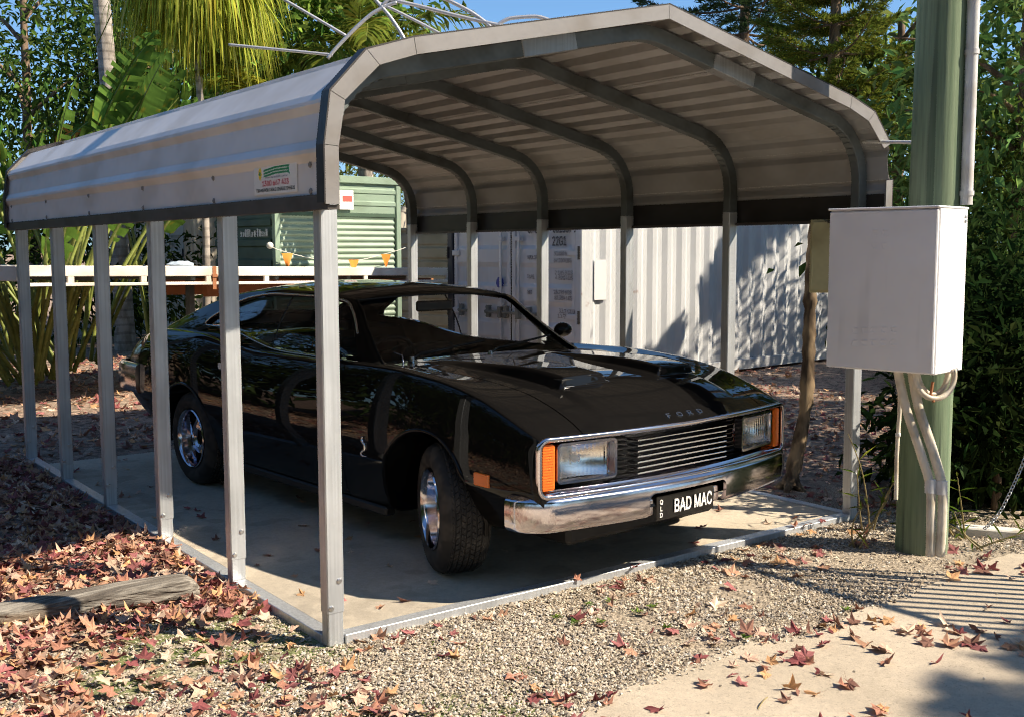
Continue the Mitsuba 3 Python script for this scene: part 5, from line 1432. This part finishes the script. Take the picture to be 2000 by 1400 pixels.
tree('dark_tree', 'dark broadleaf tree left of the green pole', 'tree', base_at(1745, 19), 7.0, (1.6, 1.5, 2.1), (.07, .12, .03), 44, L=.20, W=.08, nclump=50, per=65, zc=3.6, matn='m_leaf_shiny')
tree('glossy_tree', 'glossy leaved tree with sparkling leaves right of the green pole', 'tree', base_at(1985, 10.0), 4.8, (1.25, 1.1, 1.6), (.15, .24, .07), 45, L=.15, W=.07, nclump=62, per=70, zc=2.9, matn='m_leaf_shiny', r0=.09)
tree('glossy_tree', 'dark glossy tree behind the sparkling one right of the pole', 'tree', base_at(2230, 14.0), 5.2, (2.0, 1.6, 1.9), (.05, .10, .03), 46, L=.15, W=.07, nclump=60, per=70, zc=3.1, matn='m_leaf_shiny')
for u, D, z, r, b, s_, lb in ((1945, 8.6, 1.25, (.75, .6, .85), (.04, .075, .022), 47, 'dark shrub right of the meter box'), (2010, 7.4, .85, (.7, .6, .85), (.016, .032, .010), 48, 'dark leafy undergrowth right of the pole base'), (1900, 7.3, .35, (.40, .5, .42), (.018, .034, .010), 49, 'low dark shrub behind the pole base'),
                              (1962, 6.75, .55, (.50, .42, .60), (.02, .036, .011), 53, 'dark shrub behind the concrete edging right of the pole'), (1990, 10.5, 2.0, (1.3, .8, 1.0), (.10, .14, .03), 50, 'yellowish green shrub behind the right edge undergrowth'), (1850, 12.8, .6, (.6, .6, .6), (.02, .035, .012), 51, 'dark bush at the end of the light grey container'), (1740, 16.5, 1.6, (1.2, .7, 1.6), (.03, .055, .015), 52, 'dark bush in the gap left of the pole')):
    tree('shrub', lb, 'shrub', base_at(u, D), z*1.6, r, b, s_, L=.12, W=.045, nclump=50, per=70, zc=z, r0=.035, clump=.30)
# slim leaning trunk beside the car
K = thing('slim_tree', 'slim tree trunk with flaking bark standing right of the car nose', 'tree')
px = [(1543, 945, 7.45), (1556, 880, 7.5), (1572, 800, 7.52), (1578, 720, 7.55), (1581, 640, 7.58), (1583, 560, 7.6), (1588, 470, 7.65), (1596, 380, 7.7), (1606, 290, 7.75)]
c = bz([at_depth(*q) for q in px], 40); c[:, 2] -= .02
rngs = np.random.default_rng(9)
rad = np.interp(np.linspace(0, 1, 40), [0, .06, .3, 1], [.070, .050, .044, .038])*(1+.10*rngs.normal(size=40))
mat('m_bark_flake', pr(f_bark((.06, .042, .028), (.27, .20, .125)), .9, spec=.2))
add(K+'__trunk', tube(c, rad, 14), 'm_bark_flake', 50)
add(K+'__root', cat([tube(bz([c[1], c[0]+np.array([.07*math.cos(a), .07*math.sin(a), .0]), c[0]+np.array([.12*math.cos(a), .12*math.sin(a), -.04])], 7), np.linspace(.04, .015, 7), 7) for a in (.4, 2.1, 3.6, 5.0)]), 'm_bark_flake', True); lab(K+'__root', kind='stuff')
# bamboo-like shoots round the pole
def shoot(label, u, v, H, seed, nl, lean=.1):
    rng = np.random.default_rng(seed)
    p = on_ground(u, v, GZ); K = thing('bamboo_shoot', label, 'shoot')
    for q in range(3):
        b = p+np.array([rng.normal(0, .03), rng.normal(0, .03), 0]); e = b+np.array([rng.normal(0, lean), rng.normal(0, lean), H*rng.uniform(.5, 1)])
        C = bz([b, (b+e)/2+rng.normal(0, .02, 3), e], 12)
        add(K+'__stem', tube(C, np.linspace(.006, .0025, 12), 6), 'm_bamboo', True)
        n = nl; i = rng.integers(3, 12, n); d = unit(rng, n)*[1, 1, .6]+np.array([0, 0, .2])
        for w in range(n):
            k = add_leaves(K+'__leaf', [leaf_cloud(C[i[w]][None], d[w][None], np.array([[0, 0, 1.0]]), np.array([.11*rng.uniform(.7, 1.4)]), np.array([.014]), cols(rng, 1, (.10, .14, .02), .3))], 'm_leaf')
shoot('dry bamboo shoots at the foot of the front right post', 1672, 1068, .33, 61, 4)
shoot('thin bamboo shoots in front of the pole foot', 1785, 1062, .42, 62, 6)
shoot('green bamboo shoots right of the pole foot', 1880, 1052, .42, 63, 9, .16)
shoot('taller bamboo shoot between the post and the pole', 1700, 1035, .62, 64, 5)
shoot('low bamboo tuft on the ground right of the conduits', 1915, 1070, .22, 65, 9, .16)
# ---- trees that stand outside the frame and throw the shadows on the driveway and the container, and others added to shape light
palm('shade_palm', 'palm standing outside the frame beside the driveway', (6.45, -8.22), 5.3, .12, 71, 15, 2.2, 1.6, .6, .085, (.07, .11, .02), .4, elev=(0, 1.0), nleaf=34)
palm('shade_palm', 'palm standing outside the frame beyond the right edge', (11.65, 1.6), 5.0, .12, 72, 7, 2.1, 1.7, .75, .10, (.07, .11, .02), .4, elev=(-.2, .9), nleaf=30)
for x, y, h, s_ in ((-9.5, -3.5, 6.0, 81), (-9, 1.5, 4.6, 86), (-8.5, 5, 4.4, 87), (-10, -13, 8, 82), (-1, -18, 8, 83), (10, -19, 7, 84), (-13, 6, 5, 85)):
    tree('yard_tree', 'tree on the far side of the yard, outside the frame', 'tree', (x, y), h, (3.2, 3.2, 2.8), (.05, .08, .02), s_, L=.5, W=.24, nclump=40, per=50, zc=h*.6, group='trees outside the frame')
for x, y, h, s_ in ((-11, -10, 11, 181), (-5, -14.5, 11.5, 182), (1.5, -17.5, 12, 183), (17, -6.5, 8, 184)):  # unseen tall trees added to block sky and cut the fill light
    tree('sky_blocking_tree', 'tall unseen tree added outside the frame to cut the sky fill', 'tree', (x, y), h, (3.6, 3.6, 4.2), (.05, .08, .025), s_, L=.55, W=.30, nclump=55, per=80, zc=h*.58, group='tall trees added to cut the sky fill')
for x, y, s_, r in ((10.7, 3.3, 91, .8), (11.4, 4.4, 92, .9)):
    tree('shrub', 'shrub outside the frame beyond the pole' if s_ == 91 else 'second shrub outside the frame beyond the pole', 'shrub', (x, y), 1.6, (r, r, .8), (.035, .06, .015), s_, L=.16, W=.06, nclump=30, per=50, zc=.8, r0=.03)

for x, y, s_, n_ in ((-4.6, -1.2, 95, ''), (-4.4, 1.6, 96, 'second '), (-4.3, 4.4, 97, 'third ')):  # unseen dark shrubs added so the car side reflects something dark
    tree('added_side_shrub', n_+'dark shrub added outside the frame at left to darken the car reflection', 'shrub', (x, y), 2.6, (1.1, 1.9, 1.25), (.035, .055, .016), s_, L=.22, W=.10, nclump=45, per=60, zc=1.35, r0=.05, clump=.24)

for x, y, h, s_, n_ in ((-2.6, 9.2, 3.6, 98, 'nearest'), (-4.6, 7.6, 4.2, 99, 'bushy'), (-1.6, 12.5, 4.5, 100, 'farther'), (-5.5, 12.0, 6, 102, 'tall'), (-8.5, 10, 7, 103, 'outermost')):  # more unseen shrubs added where the car flank would mirror bright ground
    tree('added_back_shrub', n_+' dark shrub added outside the frame at back left to darken the car reflection', 'shrub', (x, y), h, (1.5, 1.5, h*.45), (.035, .055, .018), s_, L=.26, W=.12, nclump=45, per=60, zc=h*.48, r0=.06, clump=.24)
# ------------------------------------------------------------------ gravel, leaves, weeds
# gravel: separate stones near the camera
rng = np.random.default_rng(101)
def in_view(P, m=60):
    d = P-EYE; z = d@_fw; u = 1000+F_PX*(d@_rt2)/z; v = 700-F_PX*(d@_up)/z
    return (z > .3) & (u > -m) & (u < 2000+m) & (v > 0) & (v < 1400+m)
def stone_mesh(C, R, col, seed):
    """n small irregular stones (octahedron based, 8 faces... subdivided once roughly) as one mesh"""
    r = np.random.default_rng(seed); n = len(C)
    b = np.array([(1, .1, 0), (-1, -.1, .1), (.1, 1, -.1), (-.1, -1, 0), (.1, 0, 1), (0, .1, -1)], float)
    hull = trimesh.convex.convex_hull(b); bv, bf = np.array(hull.vertices), np.array(hull.faces)
    k = len(bv)
    V = bv[None]*(1+.22*r.normal(size=(n, k, 1)))*np.stack([r.uniform(.75, 1.3, n), r.uniform(.75, 1.3, n), r.uniform(.45, .85, n)], -1)[:, None]
    a = r.uniform(0, 2*math.pi, n); ca, sa = np.cos(a)[:, None], np.sin(a)[:, None]
    x, y = V[..., 0]*ca-V[..., 1]*sa, V[..., 0]*sa+V[..., 1]*ca
    tl = r.normal(0, .35, (n, 2))
    V = np.stack([x, y, V[..., 2]+x*tl[:, :1]+y*tl[:, 1:]], -1)*R[:, None, None]+C[:, None]
    F = (bf[None]+np.arange(n)[:, None, None]*k).reshape(-1, 3)
    return V.reshape(-1, 3), F, np.repeat(col, k, 0)
N = 330000
C = np.c_[rng.uniform(-2.6, 4.2, N), rng.uniform(-2.7, 1.6, N), np.zeros(N)]
keep = in_view(C)
front = np.clip((.05-C[:, 1])/.1, 0, 1); left = (C[:, 0] < -.01)
dens = np.where(C[:, 1] < 0, 1.0, np.where(left, .30, 0))
dens = dens*np.where((C[:, 0] > 1.15) & (C[:, 1] < -.35), np.clip(1.25-1.6*np.clip((meshkit.fbm(C*[2.1, 2.1, 0]+[4, 0, 9], 3)-.34)/.2, 0, 1), .10, 1), 1)
dens = dens*np.clip(1.15-.55*meshkit.fbm(C*[1.7, 1.7, 0]+5, 3)*(C[:, 0] < .4)-.5*(meshkit.fbm(C*[2.2, 2.2, 0]+11, 3) > .56)*(C[:, 0] > .9), 0, 1)
keep &= rng.random(N) < dens
C = C[keep]
from shapely import contains_xy
ind = contains_xy(drive_poly, C[:, 0], C[:, 1])
edge_d = contains_xy(drive_poly.buffer(-.05), C[:, 0], C[:, 1])
keep = (~ind) | ((~edge_d) & (rng.random(len(C)) < .22)) | (rng.random(len(C)) < .0015)
C = C[keep]
R = np.clip(np.exp(rng.normal(math.log(.0054), .34, len(C))), .0025, .013)
C[:, 2] = ground_h(C[:, 0], C[:, 1])+R*.25+rng.uniform(0, .006, len(C)); 
C[contains_xy(drive_poly, C[:, 0], C[:, 1]), 2] = .001
pal = np.array([(.50, .44, .35), (.40, .34, .265), (.58, .53, .45), (.31, .265, .21), (.44, .41, .37), (.22, .19, .16), (.52, .43, .32)])
col = pal[rng.integers(0, len(pal), len(C))]*np.exp(rng.normal(0, .15, (len(C), 1)))
mat('m_stone', pr(VC, .85, spec=.25))
V, F, cc = stone_mesh(C, R, col, 5)
add('gravel', trimesh.Trimesh(V, F, process=False), 'm_stone', color=np.clip(cc, 0, 1)); lab('gravel', 'loose beige gravel in front of the slab', 'gravel', kind='stuff')
NSTONE = len(C)
# fallen leaves: five pointed lobes, curled
def leaf_shape(rng, curl, cup):
    """one liquidambar leaf: midrib along +x, about 1 unit across"""
    ang = np.radians([-125, -62, 0, 62, 125]); ln = [.62, .92, 1.0, .92, .62]
    out = []
    for k in range(5):
        a = ang[k]
        out.append((ln[k], a))
        if k < 4: out.append((.50, (ang[k]+ang[k+1])/2))
    # shoulders make the lobes less star-like
    pts = []
    for k, (r, a) in enumerate(out):
        if k % 2 == 0:
            pts += [(r*.66, a-.28), (r*.97, a-.03), (r*.66, a+.28)]
        else: pts.append((r, a))
    pts = [(p[0]*math.cos(p[1]), p[0]*math.sin(p[1])) for p in pts]
    V = np.array([(0, 0)]+pts+[(-.16, 0)]); n = len(pts)
    F = [(0, i, i+1) for i in range(1, n)]+[(0, n, n+1), (0, n+1, 1)]
    r = np.linalg.norm(V, axis=1); th = np.arctan2(V[:, 1], V[:, 0])
    ph = rng.uniform(0, 2*math.pi)
    z = cup*r**2*(.5+.5*np.cos(2*(th-ph)))+curl*r**3*np.cos(th-ph)+.07*rng.normal(size=len(V))*r
    V3 = np.c_[V*(1-.25*abs(cup)*r[:, None]), z-z.min()*.5]
    # stalk: a thin strip
    m = len(V3); ss = np.array([(-.12, .012, .02), (-.12, -.012, .02), (-.45, .010, .06), (-.45, -.010, .06), (-.75, .006, .14+.1*curl), (-.75, -.006, .14+.1*curl)])
    V3 = np.vstack([V3, ss]); F += [(0, m, m+1), (m, m+1, m+3), (m, m+3, m+2), (m+2, m+3, m+5), (m+2, m+5, m+4)]
    return V3, np.array(F)
rl = np.random.default_rng(77)
SHAPES_ = [leaf_shape(rl, rl.uniform(-.25, .45), rl.uniform(-.3, .70)) for _ in range(10)]
for _ in range(5):        # torn and rolled-up leaves
    v_, f_ = leaf_shape(rl, rl.uniform(.3, 1.0), rl.uniform(.5, 1.3)); keep_ = np.ones(len(f_), bool); keep_[int(rl.integers(0, 4)):int(rl.integers(7, 10))] = False
    SHAPES_.append((v_*[1.1, .8, .8], f_[keep_]))
LPAL = np.array([(.38, .19, .135), (.44, .26, .175), (.56, .39, .30), (.22, .075, .078), (.31, .125, .125), (.56, .43, .33), (.21, .115, .09), (.54, .32, .17)])*1.05
scene['m_fallen'] = {'type': 'principledthin', 'base_color': VC, 'roughness': .55, 'diff_trans': .25, 'eta': 1.35, 'spec_trans': 0.0}
def leaf_pose(r, p, size):
    a = r.uniform(0, 2*math.pi); M = trimesh.transformations.translation_matrix(p)@RZ(a)@rot([1, 0, 0], r.normal(0, .30))@rot([0, 1, 0], r.normal(0, .30))
    M[:3, :3] *= size; return M
# density of leaves over the ground: thick to the left of the carport, scattered in front
def scatter(n, x0, x1, y0, y1, fn, seed):
    r = np.random.default_rng(seed); P = np.c_[r.uniform(x0, x1, n), r.uniform(y0, y1, n), np.zeros(n)]
    k = r.random(n) < fn(P[:, 0], P[:, 1]); P = P[k]; return P[in_view(P)]
def d_left(x, y):
    c = meshkit.fbm(np.stack([x*1.6, y*1.6, 0*x], -1), 3); lim = -.02-.0*y
    m = np.clip((c-.30)/.16, 0, 1)
    moss = ((x > -.95) & (y < .62)) | (y < -.35)
    return np.where((x < lim), np.where(moss, m*.24+.05, .62+.38*m), 0)*np.where(y > 3.0, .8, 1)
def d_front(x, y):
    c = meshkit.fbm(np.stack([x*2.6+7, y*2.6, 0*x], -1), 3); return np.clip((c-.47)/.10, 0, 1)*.9+.05
def d_right(x, y): return np.where((x > XR+.12), .75, 0)
PL = scatter(23000, -4.5, 0, -1.2, 5.2, d_left, 201)
PF = scatter(900, -.3, 3.4, -2.5, 0.0, d_front, 202)
PS = scatter(170, .12, 3.4, .12, 4.5, lambda x, y: np.where((x < .85) | (y < .3), .9, .25), 203)
PR_ = scatter(4500, 3.6, 8.5, -.2, 5.0, d_right, 204)
PB_ = scatter(9000, -5, 10, 5.0, 13.0, lambda x, y: .8+0*x, 205)
PO = np.c_[rng.uniform(-7, -.5, 9000), rng.uniform(-1.5, 12, 9000), np.zeros(9000)]; PO = PO[~in_view(PO)]
PH = scatter(1400, -1.3, 0, .55, 2.3, lambda x, y: np.where(x > -.02-.9*np.abs(y-1.3)**1.0*.5, .9, .2), 206)   # heap along the left rail
allp = []
for P, zone in ((PL, 'bed'), (PH, 'heap'), (PF, 'front'), (PS, 'slab'), (PR_, 'right'), (PB_, 'back'), (PO, 'bed')):
    for p in P:
        x, y = p[:2]
        z = float(ground_h(x, y))+.008
        if zone == 'slab': z = .018
        elif zone == 'heap': z += rl.uniform(.0, .05)
        elif zone == 'bed': z += rl.uniform(0, .02)
        if contains_xy(drive_poly, x, y): z = .004
        if -.03 < y < .075 and -.02 < x < XR+.1: z = .026
        allp.append((x, y, z, zone))
allp = [q for q in allp if not (q[3] in ('bed', 'heap') and q[0] > -.005)]
rl.shuffle(allp)
dist = np.array([math.hypot(float(q[0])-EYE[0], float(q[1])-EYE[1]) for q in allp])
front_first = np.argsort(dist)
vis = in_view(np.array([q[:3] for q in allp], float), 0)
near = set([int(i) for i in front_first if vis[i]][:285])
CNAME = ['brick red', 'rusty brown', 'pinkish tan', 'dark maroon', 'dull red', 'pale tan', 'dark brown', 'orange brown']
WHERE = {'front': ('on the gravel in front of the carport', 'on the gravel'), 'drive': ('on the beige driveway', 'on the driveway'), 'slab': ('on the concrete slab', 'on the slab'), 'right': ('on the dark ground right of the carport', 'right of the carport')}
def where_bed(x, y):
    """where a leaf of the bed lies, told by the sleeper, the posts and the moss"""
    if x > -.42 and y > .55: return 'heaped against the left base rail', 'at the left rail'
    if y > 1.13: return 'behind the timber sleeper', 'behind the sleeper'
    if y > .45: return 'in front of the timber sleeper', 'in front of the sleeper'
    if x > -.45: return 'beside the front left post foot', 'by the front left post'
    if y < -.25: return 'at the mossy lower left corner', 'at the mossy corner'
    return 'in the thick leaf bed at the left edge', 'at the left edge'
# a few ply files shared by the separate leaves
LEAF_PLY = []
for k, (v, f) in enumerate(SHAPES_):
    for c in range(4):
        ci = (k+2*c+(k//8)) % len(LPAL); col = LPAL[ci]
        cv = np.tile(col, (len(v), 1))*np.exp(rl.normal(0, .12, (len(v), 1)))
        LEAF_PLY.append((mikit.ply(trimesh.Trimesh(v, f, process=False), 'm_fallen', color=np.clip(cv, 0, 1)), ci))
mass = {}
num = 0
for i, (x, y, z, zone) in enumerate(allp):
    x, y, z = float(x), float(y), float(z)
    size = float(rl.uniform(.026, .058))*(1.5 if zone == 'back' else 1.22 if zone == 'front' else 1.0)
    M = leaf_pose(rl, (x, y, z), size*(1.12 if zone in ('bed', 'heap') else 1))
    if i in near:
        zn = zone
        if zone == 'front' and contains_xy(drive_poly, x, y): zn = 'drive'
        key = 'fallen_leaf' if num == 0 else f'fallen_leaf_{num:03d}'; num += 1
        ci = int(rl.integers(0, len(LEAF_PLY)))
        if zone == 'front' and LEAF_PLY[ci][1] not in (0, 3, 4, 6): ci = int(rl.integers(0, len(LEAF_PLY)))
        scene[key] = {**LEAF_PLY[ci][0], 'to_world': T(M.tolist())}
        w_, g_ = WHERE[zn] if zn in WHERE else where_bed(x, y)
        cn = CNAME[LEAF_PLY[ci][1]]
        lab(key, f'{"large" if size > .055 else "small"} {cn} fallen leaf {w_}', 'leaf', f'{cn} leaves {g_}')
    else:
        v, f = SHAPES_[int(rl.integers(0, len(SHAPES_)))]
        col = LPAL[int(rl.integers(0, len(LPAL)))]*math.exp(rl.normal(0, .18))*(1.0 if zone != 'back' else 1.1)
        mass.setdefault('x', []).append((v@M[:3, :3].T+M[:3, 3], f, np.tile(col, (len(v), 1))*np.exp(rl.normal(0, .10, (len(v), 1)))))
k = add_leaves('leaf_litter', mass['x'], 'm_fallen'); lab(k, 'bed of fallen reddish brown leaves over the yard', 'leaf litter', kind='stuff')
# small weeds and moss tufts on the gravel
WPX = [(1245, 1195), (1190, 1172), (1150, 1180), (1275, 1185), (1300, 1225), (1085, 1205), (1655, 1190), (1490, 968), (1510, 975), (1455, 1245), (1120, 1215), (1170, 1215)]
rw = np.random.default_rng(55)
for u, v in WPX:
    p = on_ground(u, v, GZ+.004); n = 16
    a = rw.uniform(0, 2*math.pi, n); d = np.c_[np.cos(a), np.sin(a), rw.uniform(.2, 1.0, n)]
    k = add_leaves('weed_sprout', [leaf_cloud(np.tile(p, (n, 1))+rw.normal(0, .008, (n, 3))*[1, 1, 0], d, np.tile([0, 0, 1.0], (n, 1)), rw.uniform(.015, .035, n), .009, cols(rw, n, (.16, .26, .05), .2))], 'm_leaf')
    lab(k, 'small bright green weed sprouting from the gravel' if v > 1000 else 'small green weed beside the slab right of the car', 'weed', 'weeds in the gravel' if v > 1000 else 'weeds right of the slab')
n = 4200
P = scatter(n, -1.9, .55, -1.6, .6, lambda x, y: np.clip((meshkit.fbm(np.stack([x*2.6+9, y*2.6, 7+0*x], -1), 4)-.47)/.1, 0, 1)*np.clip((.75-y-.3*x)/.4, 0, 1), 301)
if len(P):
    P[:, 2] = ground_h(P[:, 0], P[:, 1])+.004
    nn = len(P); d = unit(rw, nn); d[:, 2] = np.abs(d[:, 2])+.2
    k = add_leaves('moss', [leaf_cloud(P, d, unit(rw, nn), .010, .007, cols(rw, nn, (.13, .18, .03), .25))], 'm_leaf'); lab(k, 'patches of green moss between the gravel and fallen leaves', 'moss', kind='stuff')
# twigs
for q, (u, v, L_, a) in enumerate([(1490, 1372, .11, .4), (700, 1290, .12, 1.1), (260, 1260, .16, 2.0)]):
    p = on_ground(u, v, 0.0); p[2] = .0 if q == 0 else ground_h(p[0], p[1])+.02
    d = np.array([math.cos(a), math.sin(a), .03])
    lab(add('twig', tube(bz([p-d*L_/2, p+np.array([0, 0, .006]), p+d*L_/2], 8), .0022, 5), 'm_bamboo', True), ('thin dry twig lying on the driveway', 'thin twig on the gravel near the front left post', 'thin twig lying in the leaf bed')[q], 'twig')
